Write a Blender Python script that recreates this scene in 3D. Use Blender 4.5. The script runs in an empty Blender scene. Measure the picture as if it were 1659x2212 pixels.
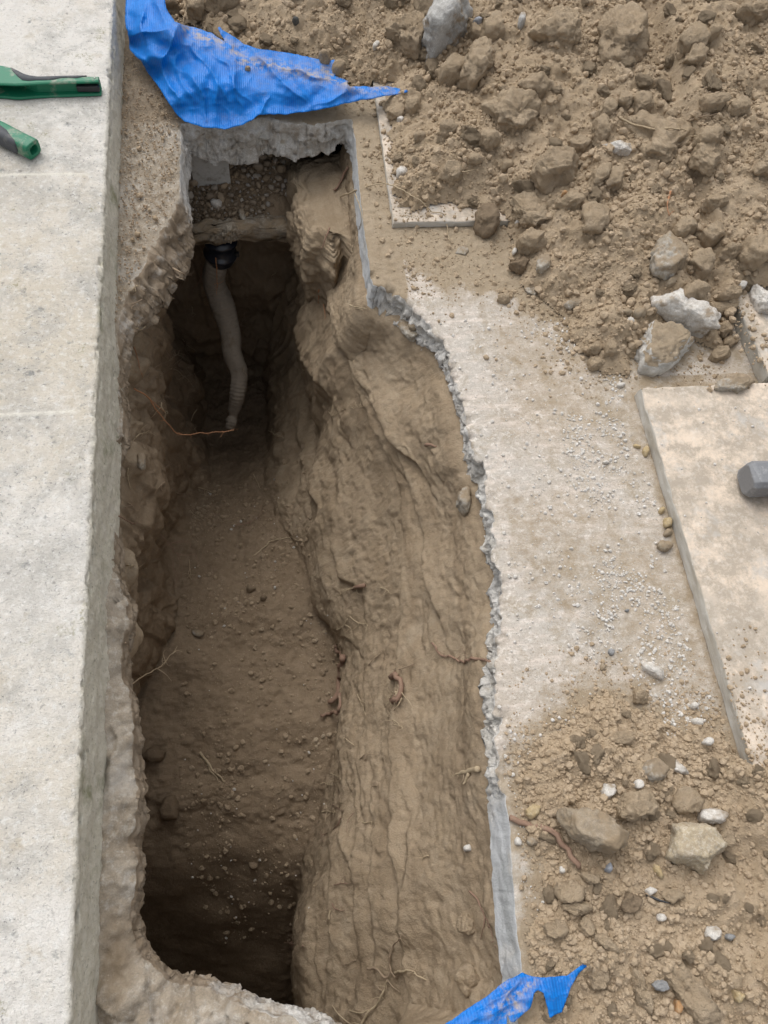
import bpy, bmesh, math, random
import numpy as np
from mathutils import Vector, Matrix

# ---------------------------------------------------------------- camera, sky, sun, exposure
S = bpy.context.scene
COL = S.collection
random.seed(7)
RNG = np.random.default_rng(11)
CW, CH, CF, CAMH = 1659.0, 2212.0, 1661.0, 1.4
_Y = np.array([-430., -3706., 1661.]); _Y /= np.linalg.norm(_Y)
_X = np.array([1., -.06, (430 - 3706 * .06) / 1661]); _X /= np.linalg.norm(_X)
_Z = np.cross(_X, _Y)
ROT = np.stack([_X, _Y, _Z])                      # camera axes (right, down, forward) in world axes
CAMP = np.array([0, 0, CAMH])
cam_data = bpy.data.cameras.new('camera')
cam = bpy.data.objects.new('camera', cam_data); COL.objects.link(cam)
cam_data.sensor_fit = 'VERTICAL'; cam_data.sensor_height = 24.0
cam_data.lens = 24.0 * CF / CH
cam_data.clip_start = .02; cam_data.clip_end = 200
M = Matrix.Identity(4)
for r in range(3):
    M[r][0] = ROT[r, 0]; M[r][1] = -ROT[r, 1]; M[r][2] = -ROT[r, 2]
M.translation = CAMP
cam.matrix_world = M
S.camera = cam

SUN_EL, SUN_AZ = math.radians(58), math.radians(20)      # overcast: soft light from ahead and a little to the left
world = bpy.data.worlds.new("World"); S.world = world; world.use_nodes = True
wn = world.node_tree; wb = wn.nodes['Background']
sky = wn.nodes.new('ShaderNodeTexSky'); sky.sky_type = 'NISHITA'; sky.sun_disc = False
sky.sun_elevation = SUN_EL; sky.sun_rotation = -SUN_AZ
sky.air_density = 1.0; sky.dust_density = 4.0; sky.ozone_density = 1.0
hs = wn.nodes.new('ShaderNodeHueSaturation'); hs.inputs['Saturation'].default_value = .18
wn.links.new(sky.outputs[0], hs.inputs['Color']); wn.links.new(hs.outputs[0], wb.inputs['Color'])
wb.inputs['Strength'].default_value = .13
sl = bpy.data.lights.new('sun', 'SUN'); sun = bpy.data.objects.new('sun', sl); COL.objects.link(sun)
sl.energy = .75; sl.angle = math.radians(60); sl.color = (1, .965, .91)
sd_ = Vector((-math.sin(SUN_AZ) * math.cos(SUN_EL), math.cos(SUN_AZ) * math.cos(SUN_EL), math.sin(SUN_EL)))
sun.rotation_euler = sd_.to_track_quat('Z', 'Y').to_euler()
S.view_settings.view_transform = 'Standard'; S.view_settings.look = 'None'
S.view_settings.gamma = 1; S.view_settings.exposure = .55
S.render.engine = 'CYCLES'
try:
    S.cycles.max_bounces = 8; S.cycles.diffuse_bounces = 5; S.cycles.use_denoising = True
except Exception:
    pass


def at(px, py, z=0.):
    """photo position (1659 x 2212 frame) on the level z -> world point"""
    d = ROT @ np.array([px - CW / 2, py - CH / 2, CF]); t = (z - CAMH) / d[2]
    return d * t + CAMP


def atv(px, py, z):
    d = np.stack([px - CW / 2, py - CH / 2, np.full_like(px, CF)], -1) @ ROT.T
    t = (z - CAMH) / d[..., 2]
    return d * t[..., None] + CAMP


# ---------------------------------------------------------------- noise
def _h(ix, iy, iz, s):
    h = (ix.astype(np.int64) * 374761393 + iy.astype(np.int64) * 668265263 + iz.astype(np.int64) * 2147483647 + s * 974634221) & 0xffffffff
    h = ((h ^ (h >> 13)) * 1274126177) & 0xffffffff
    h = ((h ^ (h >> 16)) * 2246822519) & 0xffffffff
    return (h ^ (h >> 15)) & 0xffffffff


_G = np.random.default_rng(3).normal(size=(256, 3)); _G /= np.linalg.norm(_G, axis=1)[:, None]


def perlin(p, s=0):
    i = np.floor(p).astype(np.int64); f = p - i
    u = f * f * f * (f * (f * 6 - 15) + 10)
    r = 0
    for a in (0, 1):
        wa = u[..., 0] if a else 1 - u[..., 0]
        for b in (0, 1):
            wb_ = wa * (u[..., 1] if b else 1 - u[..., 1])
            for c in (0, 1):
                w = wb_ * (u[..., 2] if c else 1 - u[..., 2])
                g = _G[_h(i[..., 0] + a, i[..., 1] + b, i[..., 2] + c, s) & 255]
                r = r + w * (g[..., 0] * (f[..., 0] - a) + g[..., 1] * (f[..., 1] - b) + g[..., 2] * (f[..., 2] - c))
    return r * 1.5


def fbm(p, o=4, s=0, gain=.5):
    r = 0; a = 1.
    for k in range(o):
        r = r + a * perlin(p * (2.03 ** k), s + k); a *= gain
    return r


def terrace(n, steps, sharp=.2):
    f = n * steps; i = np.floor(f); t = f - i
    t = np.clip((t - (1 - sharp)) / sharp, 0, 1); t = t * t * (3 - 2 * t)
    return (i + t) / steps


def lumps(x, y, cell, s, rmin=.3, rmax=.6, keep=.8):
    """height of rounded lumps scattered one to a cell"""
    gx, gy = np.floor(x / cell).astype(np.int64), np.floor(y / cell).astype(np.int64)
    out = np.zeros_like(x); z0 = np.zeros_like(gx)
    for a in (-1, 0, 1):
        for b in (-1, 0, 1):
            h1 = _h(gx + a, gy + b, z0, s); h2 = _h(gx + a, gy + b, z0 + 1, s); h3 = _h(gx + a, gy + b, z0 + 2, s)
            cx = (gx + a + (h1 & 1023) / 1023.) * cell; cy = (gy + b + ((h1 >> 10) & 1023) / 1023.) * cell
            r = (rmin + (rmax - rmin) * (h2 & 1023) / 1023.) * cell
            an = (h2 >> 10 & 1023) / 1023. * 6.28; e = 1 + .5 * (h3 & 1023) / 1023.
            dx, dy = x - cx, y - cy
            u = dx * np.cos(an) + dy * np.sin(an); v = -dx * np.sin(an) + dy * np.cos(an)
            d2 = (u / r / e) ** 2 + (v * e / r) ** 2
            hgt = r * np.sqrt(np.clip(1 - d2, 0, 1)) * ((h3 >> 10 & 1023) / 1023. < keep)
            out = np.maximum(out, hgt * (.5 + .5 * ((h3 >> 20) & 255) / 255.))
    return out


def flakes(u, v, cell, s):
    """flat tilted facets with sharp borders, as spaded soil breaks"""
    gx, gy = np.floor(u / cell).astype(np.int64), np.floor(v / cell).astype(np.int64)
    b1 = np.full(u.shape, 9e9); out = np.zeros_like(u); z0 = np.zeros_like(gx)
    for a in (-1, 0, 1):
        for b in (-1, 0, 1):
            h1 = _h(gx + a, gy + b, z0, s); h2 = _h(gx + a, gy + b, z0 + 1, s)
            dx = u - (gx + a + (h1 & 1023) / 1023.) * cell; dy = (v - (gy + b + (h1 >> 10 & 1023) / 1023.) * cell) * .6
            d = dx * dx + dy * dy; m = d < b1
            val = (h2 & 1023) / 1023. - .5 + ((h2 >> 10 & 255) / 255. - .5) * 1.6 * dx / cell + ((h2 >> 18 & 255) / 255. - .5) * 1.6 * dy / cell
            b1 = np.where(m, d, b1); out = np.where(m, val, out)
    return out


def poly_sd(x, y, poly):
    """signed distance to a closed polygon (negative inside), nearest point"""
    P = np.asarray(poly); Q = np.roll(P, -1, 0)
    best = np.full(x.shape, 1e9); nx = np.zeros_like(x); ny = np.zeros_like(x); ins = np.zeros(x.shape, bool)
    bi = np.zeros(x.shape, np.int32)
    for k, ((ax, ay), (bx, by)) in enumerate(zip(P, Q)):
        ex, ey = bx - ax, by - ay
        t = np.clip(((x - ax) * ex + (y - ay) * ey) / (ex * ex + ey * ey + 1e-15), 0, 1)
        qx, qy = ax + t * ex, ay + t * ey
        d = (x - qx) ** 2 + (y - qy) ** 2
        m = d < best
        best = np.where(m, d, best); nx = np.where(m, qx, nx); ny = np.where(m, qy, ny); bi = np.where(m, k, bi)
        c = (ay > y) != (by > y)
        with np.errstate(divide='ignore', invalid='ignore'):
            xi = ax + (y - ay) * ex / (ey if ey else 1e-15)
        ins ^= c & (x < xi)
    d = np.sqrt(best)
    return np.where(ins, -d, d), nx, ny, bi


def smooth01(t):
    t = np.clip(t, 0, 1); return t * t * (3 - 2 * t)


# ---------------------------------------------------------------- mesh helpers
def link_mesh(name, verts, faces, mat=None, parent=None, smooth=True, attrs=None, mats=None, fmat=None):
    me = bpy.data.meshes.new(name)
    verts = np.asarray(verts, np.float32)
    if isinstance(faces, np.ndarray) and faces.ndim == 2:
        n, k = faces.shape
        me.vertices.add(len(verts)); me.vertices.foreach_set('co', verts.ravel())
        me.loops.add(n * k); me.loops.foreach_set('vertex_index', faces.ravel().astype(np.int32))
        me.polygons.add(n)
        me.polygons.foreach_set('loop_start', np.arange(0, n * k, k, dtype=np.int32))
        me.update(calc_edges=True)
    else:
        me.from_pydata([tuple(v) for v in verts], [], [tuple(f) for f in faces]); me.update()
    me.validate()
    me.polygons.foreach_set('use_smooth', np.full(len(me.polygons), smooth))
    for m in (mats or ([mat] if mat else [])):
        me.materials.append(m)
    if fmat is not None:
        me.polygons.foreach_set('material_index', np.asarray(fmat, np.int32))
    for k, v in (attrs or {}).items():
        a = me.attributes.new(k, 'FLOAT', 'POINT'); a.data.foreach_set('value', np.asarray(v, np.float32))
    o = bpy.data.objects.new(name, me); COL.objects.link(o)
    if parent: o.parent = parent
    return o


def bm_obj(name, bm, mat, parent=None, smooth=False):
    me = bpy.data.meshes.new(name); bmesh.ops.recalc_face_normals(bm, faces=bm.faces); bm.to_mesh(me); bm.free()
    me.materials.append(mat)
    me.polygons.foreach_set('use_smooth', np.full(len(me.polygons), smooth))
    o = bpy.data.objects.new(name, me); COL.objects.link(o)
    if parent: o.parent = parent
    return o


def tag(o, label, cat, group=None):
    o['label'] = label; o['category'] = cat
    if group: o['group'] = group
    return o


def kind(o, k):
    o['kind'] = k; return o


def empty(name, loc, label, cat, group=None):
    o = bpy.data.objects.new(name, None); COL.objects.link(o); o.location = loc
    return tag(o, label, cat, group)


def grid_faces(n, m):
    i = np.arange(n - 1)[:, None] * m + np.arange(m - 1)[None]
    return np.stack([i, i + m, i + m + 1, i + 1], -1).reshape(-1, 4)


def boundary_edges(F):
    e = np.concatenate([F[:, [0, 1]], F[:, [1, 2]], F[:, [2, 3]], F[:, [3, 0]]])
    k = np.sort(e, 1); key = k[:, 0].astype(np.int64) * 10_000_000 + k[:, 1]
    _, inv, cnt = np.unique(key, return_inverse=True, return_counts=True)
    return e[cnt[inv] == 1]


def compact(V, F, *arrs):
    used = np.unique(F); re = np.full(len(V), -1, np.int64); re[used] = np.arange(len(used))
    return (V[used], re[F]) + tuple(a[used] for a in arrs)


# ---------------------------------------------------------------- materials
class NT:
    def __init__(s, name, rough=.9, spec=.2):
        s.m = bpy.data.materials.new(name); s.m.use_nodes = True
        s.t = s.m.node_tree; s.b = s.t.nodes['Principled BSDF']
        s.b.inputs['Roughness'].default_value = rough
        s.b.inputs['Specular IOR Level'].default_value = spec
        s.tc = s.t.nodes.new('ShaderNodeTexCoord'); s.vec = s.tc.outputs['Object']

    def n(s, typ, **kw):
        x = s.t.nodes.new(typ)
        for k, v in kw.items(): setattr(x, k, v)
        return x

    def l(s, a, b): s.t.links.new(a, b)

    def put(s, sock, v):
        if hasattr(v, 'links') or hasattr(v, 'is_output'): s.l(v, sock)
        else: sock.default_value = v if not isinstance(v, tuple) or len(v) == 4 or sock.type == 'VECTOR' else (*v, 1)

    def scaled(s, sc, loc=(0, 0, 0)):
        x = s.n('ShaderNodeMapping'); s.l(s.vec, x.inputs[0]); x.inputs['Scale'].default_value = sc; x.inputs['Location'].default_value = loc
        return x.outputs[0]

    def noise(s, scale, det=4, rough=.6, vec=None, dist=0):
        x = s.n('ShaderNodeTexNoise'); s.l(vec or s.vec, x.inputs['Vector'])
        x.inputs['Scale'].default_value = scale; x.inputs['Detail'].default_value = det; x.inputs['Roughness'].default_value = rough
        x.inputs['Distortion'].default_value = dist
        return x.outputs['Fac']

    def voro(s, scale, vec=None, feature='F1', out='Distance', rnd=1):
        x = s.n('ShaderNodeTexVoronoi', feature=feature); s.l(vec or s.vec, x.inputs['Vector']); x.inputs['Scale'].default_value = scale
        x.inputs['Randomness'].default_value = rnd
        return x.outputs[out]

    def rng(s, v, a, b, c=0., d=1.):
        x = s.n('ShaderNodeMapRange'); x.clamp = True; s.put(x.inputs[0], v)
        for i, q in enumerate((a, b, c, d)): x.inputs[i + 1].default_value = q
        return x.outputs[0]

    def math(s, op, a, b=0.):
        x = s.n('ShaderNodeMath', operation=op); s.put(x.inputs[0], a); s.put(x.inputs[1], b); return x.outputs[0]

    def mix(s, f, a, b, mode='MIX'):
        x = s.n('ShaderNodeMix', data_type='RGBA', blend_type=mode)
        s.put(x.inputs[0], f); s.put(x.inputs[6], a); s.put(x.inputs[7], b); return x.outputs[2]

    def attr(s, name):
        x = s.n('ShaderNodeAttribute', attribute_name=name); return x.outputs['Fac']

    def rand(s):
        return s.n('ShaderNodeObjectInfo').outputs['Random']

    def bump(s, h, st=.5, dist=.002, nrm=None):
        x = s.n('ShaderNodeBump'); x.inputs['Strength'].default_value = st; x.inputs['Distance'].default_value = dist
        s.l(h, x.inputs['Height'])
        if nrm: s.l(nrm, x.inputs['Normal'])
        return x.outputs[0]

    def done(s, col, nrm=None, rough=None):
        s.put(s.b.inputs['Base Color'], col)
        if nrm: s.l(nrm, s.b.inputs['Normal'])
        if rough is not None: s.put(s.b.inputs['Roughness'], rough)
        return s.m


def soil_colour(N, a, b, c, speck=True):
    n1 = N.noise(5, 4, .65); n2 = N.noise(38, 4, .7); n3 = N.noise(260, 3, .7)
    col = N.mix(N.rng(n1, .35, .65), a, b)
    col = N.mix(N.rng(n2, .42, .7, 0, .75), col, c)
    col = N.mix(N.rng(n3, .36, .5, .7, 1), N.mix(.5, col, (.12, .088, .056)), col)
    if speck:
        v = N.voro(190); w = N.noise(120, 2)
        f = N.math('MULTIPLY', N.rng(v, .28, .16), N.rng(w, .58, .66))
        col = N.mix(N.math('MULTIPLY', f, .7), col, (.42, .36, .28))
    return col


def soil_bump(N, grain=1., mid=1.):
    b1 = N.bump(N.noise(70, 5, .7), .7 * mid, .008)
    b2 = N.bump(N.noise(330, 3, .75), .8 * grain, .003, b1)
    return b2


def make_soil(name, a, b, c, grain=1., mid=1., rand=0.):
    N = NT(name, .95, .12)
    col = soil_colour(N, a, b, c)
    if rand:
        col = N.mix(N.rng(N.rand(), 0, 1, 0, rand), col, N.mix(.5, col, (.46, .37, .26)))
        col = N.mix(N.rng(N.rand(), .6, .1, 0, rand), col, N.mix(.5, col, (.16, .115, .072)))
    return N.done(col, soil_bump(N, grain, mid))


M_HEAP = make_soil('loose_soil', (0.370, 0.283, 0.188), (0.413, 0.321, 0.220), (0.460, 0.365, 0.263))
M_CLOD = make_soil('clod_soil', (0.375, 0.287, 0.191), (0.417, 0.324, 0.225), (0.464, 0.372, 0.269), 1.2, 1.5, .16)
M_CRUMB = make_soil('crumb_soil', (0.380, 0.290, 0.194), (0.422, 0.328, 0.227), (0.469, 0.374, 0.271), .7, .7)
M_SANDGRIT = make_soil('sandy_grit', (0.338, 0.249, 0.168), (0.394, 0.303, 0.211), (0.451, 0.362, 0.265), .6, .6)
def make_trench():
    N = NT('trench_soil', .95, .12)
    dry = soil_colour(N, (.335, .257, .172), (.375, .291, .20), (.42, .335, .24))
    damp_shade = soil_colour(N, (.222, .163, .107), (.255, .191, .128), (.30, .231, .16))  # damp soil tone that also paints in the shade deep in the trench
    f = N.rng(N.math('ADD', N.attr('damp_shade'), N.math('MULTIPLY', N.math('SUBTRACT', N.noise(18, 5, .7), .5), .9)), .3, .7)
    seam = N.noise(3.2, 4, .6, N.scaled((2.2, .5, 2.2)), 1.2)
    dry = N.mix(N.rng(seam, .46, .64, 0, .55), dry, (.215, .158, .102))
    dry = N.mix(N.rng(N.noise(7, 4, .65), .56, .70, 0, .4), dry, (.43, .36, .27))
    return N.done(N.mix(f, dry, damp_shade), soil_bump(N, .8, 1.))


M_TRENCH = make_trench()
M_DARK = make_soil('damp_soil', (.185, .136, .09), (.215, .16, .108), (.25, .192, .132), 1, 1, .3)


def concrete_agg(N, base, dark, light, sc=1.):
    n1 = N.noise(7 * sc, 5, .7); n2 = N.noise(45 * sc, 4, .7); n3 = N.noise(320, 2, .7)
    col = N.mix(N.rng(n1, .38, .64), base, dark)
    col = N.mix(N.rng(n2, .50, .70, 0, .8), col, light)
    col = N.mix(N.rng(n3, .30, .62, .55, 0), col, N.mix(.6, col, (.12, .11, .1)))
    return col


def make_kerb():
    N = NT('kerb_concrete', .9, .2)
    big = N.noise(2.6, 5, .62); mid = N.noise(11, 5, .72, dist=.4); fine = N.noise(70, 4, .75); sp = N.noise(330, 2, .7)
    col = N.mix(N.rng(big, .42, .60), (.68, .65, .605), (.57, .515, .43))
    col = N.mix(N.rng(N.noise(4.2, 5, .7, N.scaled((1, 1, 1), (2, 7, 0))), .50, .62, 0, .6), col, (.44, .42, .385))
    col = N.mix(N.rng(mid, .50, .66, 0, .75), col, (.41, .395, .365))
    col = N.mix(N.rng(fine, .50, .68, 0, .7), col, (.72, .71, .68))
    col = N.mix(N.rng(N.noise(180, 4, .8), .55, .68, 0, .4), col, (.33, .305, .265))
    tan = N.noise(19, 4, .7, N.scaled((1, 1, 1), (3, 1, 0)))
    col = N.mix(N.rng(tan, .60, .74, 0, .6), col, (.44, .37, .27))
    dk = N.noise(130, 3, .8)
    col = N.mix(N.math('MULTIPLY', N.rng(dk, .57, .68), N.rng(mid, .40, .6, .25, .9)), col, (.17, .17, .165))
    lich = N.math('MULTIPLY', N.rng(N.noise(24, 3, .6, N.scaled((1, 1, 1), (9, 4, 0))), .66, .72), N.rng(fine, .4, .55))
    col = N.mix(N.math('MULTIPLY', lich, .75), col, (.20, .205, .20))
    col = N.mix(N.math('MULTIPLY', N.attr('joint'), N.rng(fine, .3, .55, .35, .95)), col, (.74, .71, .63))
    mossy = N.math('MULTIPLY', N.rng(N.noise(16, 3, .6, N.scaled((1, 1, 1), (4, 8, 0))), .62, .70), N.rng(N.noise(150, 3, .75), .48, .6))
    col = N.mix(N.math('MULTIPLY', mossy, .7), col, (.26, .24, .13))
    face = N.attr('face')
    mo = N.noise(9, 5, .7); mf = N.noise(75, 4, .75, N.scaled((1, 1, .5)))
    fcol = N.mix(N.rng(mf, .38, .66), (.68, .64, .545), (.57, .535, .43))
    fcol = N.mix(N.rng(mo, .55, .72), fcol, (.26, .26, .16))
    fcol = N.mix(N.rng(dk, .58, .72, 0, .7), fcol, (.14, .14, .095))
    fcol = N.mix(N.rng(fine, .62, .72, 0, .6), fcol, (.5, .49, .43))
    col = N.mix(N.math('MULTIPLY', face, N.rng(mid, .25, .5, .75, 1)), col, fcol)
    pit = N.rng(N.math('ADD', N.voro(48), N.rng(N.noise(31, 2), .62, .45, 0, .3)), .10, .22)
    pit = N.math('MAXIMUM', pit, N.rng(N.noise(20, 2), .52, .44))
    b = N.bump(N.noise(55, 5, .78), .8, .006); b = N.bump(N.noise(260, 3, .8), .9, .0026, b)
    b = N.bump(pit, .7, .002, b)
    col = N.mix(N.rng(pit, 0, 1, .55, 0), col, (.2, .19, .17))
    return N.done(col, b)


def make_pave():
    N = NT('pavement_concrete', .9, .2)
    big = N.noise(4, 5, .65); mid = N.noise(16, 5, .72, dist=.5); fine = N.noise(85, 4, .75); st = N.noise(30, 4, .7, N.scaled((.35, 1.6, 1)))
    col = N.mix(N.rng(big, .38, .62), (.47, .405, .335), (.485, .45, .405))
    col = N.mix(N.rng(st, .50, .64, 0, .7), col, (.67, .59, .52))
    col = N.mix(N.rng(mid, .52, .66, 0, .7), col, (.36, .30, .22))
    col = N.mix(N.rng(fine, .52, .66, 0, .8), col, (.70, .655, .60))
    col = N.mix(N.rng(N.noise(260, 3, .75), .56, .68, 0, .6), col, (.25, .2, .15))
    mud = N.attr('mud'); mn = N.noise(26, 5, .72)
    f = N.rng(N.math('ADD', mud, N.math('MULTIPLY', N.math('SUBTRACT', mn, .5), 1.1)), .32, .68)
    col = N.mix(f, col, soil_colour(N, (.30, .235, .16), (.335, .268, .187), (.385, .313, .228)))
    ch = N.attr('rough')
    rcol = concrete_agg(N, (.41, .355, .285), (.29, .235, .17), (.54, .50, .44), 1.6)
    rcol = N.mix(N.rng(N.noise(9, 3, .6), .52, .68, 0, .6), rcol, (.41, .385, .35))
    col = N.mix(N.rng(N.math('ADD', ch, N.math('MULTIPLY', N.math('SUBTRACT', mn, .5), .6)), .35, .65), col, rcol)
    col = N.mix(N.math('MULTIPLY', ch, N.rng(mud, .3, .8, 0, .85)), col, soil_colour(N, (.20, .15, .10), (.24, .185, .125), (.30, .24, .17)))
    b = N.bump(N.noise(80, 5, .72), .6, .004); b = N.bump(N.noise(300, 3, .78), .8, .002, b)
    return N.done(col, b)


def make_broken():
    N = NT('broken_concrete', .92, .18)
    col = concrete_agg(N, (.70, .68, .645), (.52, .49, .44), (.80, .78, .75), 1.5)
    # stones showing in the fracture
    vc = N.n('ShaderNodeTexVoronoi'); N.l(N.scaled((1, 1, 1.2)), vc.inputs['Vector']); vc.inputs['Scale'].default_value = 42
    stone = N.math('MULTIPLY', N.rng(vc.outputs['Distance'], .36, .26), N.rng(N.noise(17, 2), .5, .56))
    sc = N.n('ShaderNodeSeparateColor'); N.l(vc.outputs['Color'], sc.inputs[0])
    scol = N.mix(sc.outputs[0], (.16, .165, .175), (.42, .36, .28))
    col = N.mix(N.math('MULTIPLY', stone, .8), col, scol)
    col = N.mix(N.rng(N.math('ADD', N.attr('brown'), N.math('MULTIPLY', N.math('SUBTRACT', N.noise(28, 5, .7), .5), 1.0)), .35, .7), col,
                soil_colour(N, (.25, .19, .13), (.29, .23, .165), (.36, .30, .235)))
    cut = N.attr('cut')
    ccol = N.mix(N.rng(N.noise(30, 4, .7, N.scaled((1, .15, 1))), .4, .65), (.55, .56, .57), (.40, .41, .41))
    col = N.mix(N.math('MULTIPLY', cut, N.rng(N.noise(14, 3), .36, .46, .4, 1)), col, ccol)
    b = N.bump(N.noise(70, 5, .75), .7, .006); b = N.bump(N.noise(330, 3, .75), .7, .0018, b)
    return N.done(col, b)


def make_slab():
    N = NT('paver_concrete', .88, .25)
    geo = N.n('ShaderNodeNewGeometry'); sx = N.n('ShaderNodeSeparateXYZ'); N.l(geo.outputs['Normal'], sx.inputs[0])
    up = N.rng(sx.outputs[2], .5, .8)
    mid = N.noise(8, 6, .75); fine = N.noise(60, 5, .75)
    col = N.mix(N.rng(mid, .42, .60), (.66, .55, .44), (.47, .41, .34))
    col = N.mix(N.rng(N.noise(17, 6, .78), .43, .57, 0, .85), col, (.36, .31, .25))
    col = N.mix(N.rng(fine, .52, .7, 0, .55), col, (.70, .64, .57))
    col = N.mix(N.rng(N.noise(13, 4, .7, N.scaled((1, 1, 1), (5, 5, 0))), .56, .7, 0, .7), col, (.47, .455, .43))
    side = N.mix(N.rng(N.noise(22, 4, .7, N.scaled((.4, .4, 2))), .4, .62), (.52, .50, .455), (.42, .385, .325))
    side = N.mix(N.rng(fine, .55, .7, 0, .7), side, (.62, .61, .58))
    col = N.mix(up, side, col)
    b = N.bump(N.noise(90, 5, .72), .45, .002); b = N.bump(N.noise(400, 3, .75), .5, .001, b)
    return N.done(col, b)


def make_stone(name, a, b, c, sc=1., rough=.85, dirt=.4):
    N = NT(name, rough, .3)
    n1 = N.noise(22 * sc, 4, .65); n2 = N.noise(120 * sc, 4, .75); n3 = N.noise(420 * sc, 2, .7)
    col = N.mix(N.rng(n1, .38, .62), a, b)
    col = N.mix(N.rng(n2, .48, .68, 0, .85), col, c)
    col = N.mix(N.rng(n3, .34, .6, .45, 0), col, N.mix(.6, col, (.1, .095, .085)))
    col = N.mix(N.rng(N.noise(16 * sc, 4, .7, N.scaled((1, 1, 1), (4, 2, 7))), .62 - dirt * .3, .74 - dirt * .3, 0, .85), col, (.26, .195, .125))
    bp = N.bump(N.noise(75 * sc, 5, .72), .6, .004); bp = N.bump(N.noise(380 * sc, 3, .7), .5, .0012, bp)
    return N.done(col, bp)


def make_capped():
    N = NT('dirt_capped_concrete', .9, .2)
    geo = N.n('ShaderNodeNewGeometry'); sx = N.n('ShaderNodeSeparateXYZ'); N.l(geo.outputs['Normal'], sx.inputs[0])
    f = N.rng(N.math('ADD', sx.outputs[2], N.math('MULTIPLY', N.math('SUBTRACT', N.noise(30, 5, .7), .5), .9)), .42, .62)
    white = N.mix(N.rng(N.noise(70, 4, .7), .4, .65), (.68, .66, .62), (.50, .48, .44))
    col = N.mix(f, white, soil_colour(N, (.32, .25, .17), (.36, .285, .2), (.41, .335, .245)))
    return N.done(col, soil_bump(N))


def make_pebble():
    N = NT('river_pebble', .75, .3)
    r = N.rand()
    cr = N.n('ShaderNodeValToRGB'); N.l(r, cr.inputs[0])
    e = cr.color_ramp.elements
    e[0].position = 0; e[0].color = (.21, .175, .14, 1); e[1].position = 1; e[1].color = (.42, .37, .31, 1)
    for p, c in ((.25, (.27, .20, .13, 1)), (.45, (.31, .275, .235, 1)), (.62, (.34, .245, .145, 1)), (.8, (.32, .30, .285, 1))):
        x = e.new(p); x.color = c
    col = N.mix(N.rng(N.noise(60, 4, .7), .45, .7, 0, .6), cr.outputs[0], (.2, .15, .1))
    return N.done(col, N.bump(N.noise(240, 4, .7), .3, .001))


def make_tarp():
    N = NT('blue_tarpaulin', .38, .28)
    uv = N.n('ShaderNodeUVMap'); uv.uv_map = 'weave'
    u = N.n('ShaderNodeMapping'); N.l(uv.outputs[0], u.inputs[0])
    w = N.n('ShaderNodeTexWave', wave_type='BANDS', bands_direction='X'); N.l(u.outputs[0], w.inputs[0]); w.inputs['Scale'].default_value = 62
    w.inputs['Distortion'].default_value = 1.4; w.inputs['Detail'].default_value = 2; w.inputs['Detail Scale'].default_value = 2.
    w2 = N.n('ShaderNodeTexWave', wave_type='BANDS', bands_direction='Y'); N.l(u.outputs[0], w2.inputs[0]); w2.inputs['Scale'].default_value = 75
    n = N.noise(22, 4, .65)
    col = N.mix(N.rng(n, .35, .65), (.001, .120, .46), (.001, .172, .60))
    col = N.mix(N.rng(w.outputs[0], .55, 1, 0, .30), col, (.003, .26, .76))
    dust = N.math('MULTIPLY', N.rng(N.noise(13, 5, .75), .54, .72), N.rng(N.noise(160, 4, .75), .4, .62))
    col = N.mix(N.math('MULTIPLY', dust, .38), col, (.40, .37, .34))
    col = N.mix(N.math('MULTIPLY', N.attr('dust'), N.rng(N.noise(55, 4, .75), .42, .58)), col, (.40, .33, .25))
    cr = N.noise(38, 5, .62, dist=.6)
    b = N.bump(cr, .25, .004); b = N.bump(w.outputs[0], .35, .0014, b); b = N.bump(w2.outputs[0], .12, .0008, b)
    return N.done(col, b, N.rng(dust, 0, .6, .42, .85))


def make_plain(name, col, rough=.5, spec=.4, dirt=(.35, .3, .23), amt=.6, scale=30, bump=.3):
    N = NT(name, rough, spec)
    n = N.noise(scale, 5, .72); c = N.mix(N.rng(n, .54, .72, 0, amt), col, dirt)
    c = N.mix(N.rng(N.noise(scale * 5, 3, .7), .4, .7, 0, .25), c, N.mix(.5, c, (.05, .05, .05)))
    return N.done(c, N.bump(N.noise(scale * 4, 4, .7), bump, .001))


M_KERB, M_PAVE, M_BROKEN, M_SLAB, M_TARP, M_PEBBLE = make_kerb(), make_pave(), make_broken(), make_slab(), make_tarp(), make_pebble()
ST = {
    'clod': M_CLOD, 'dark': M_DARK,
    'conc': make_stone('concrete_lump', (.45, .44, .42), (.33, .32, .30), (.60, .59, .57), 1, .9, .25),
    'white': make_stone('pale_stone', (.62, .59, .54), (.52, .47, .41), (.74, .72, .69), 1, .85, .22),
    'dusty': make_stone('dusty_concrete', (.40, .365, .315), (.32, .27, .20), (.52, .50, .46), 1, .9, .62),
    'tan': make_stone('tan_stone', (.33, .27, .195), (.28, .22, .15), (.38, .32, .25), 1, .9, .5),
    'granite': make_stone('granular_stone', (.46, .38, .26), (.38, .31, .22), (.60, .54, .44), 1.4, .85, .2),
    'yellow': make_stone('yellow_stone', (.48, .36, .19), (.42, .33, .20), (.55, .46, .31), 1.4, .8, .1),
    'orange': make_stone('orange_stone', (.46, .25, .11), (.42, .26, .13), (.5, .36, .22), 1.4, .8, .1),
    'grey': make_stone('grey_stone', (.27, .27, .27), (.22, .22, .22), (.36, .36, .36), 1.2, .8, .15),
    'blue': make_stone('bluish_stone', (.30, .32, .36), (.36, .37, .40), (.46, .47, .5), 1.2, .8, .1),
    'peb': M_PEBBLE, 'cap': make_capped(),
    'moss': make_stone('dark_stone', (.07, .07, .065), (.09, .09, .085), (.14, .135, .12), 1.2, .8, .1),
}
M_GRAVEL = make_stone('gravel_grain', (.68, .65, .61), (.56, .52, .46), (.76, .74, .71), 1.5, .85, -.1)
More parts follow.
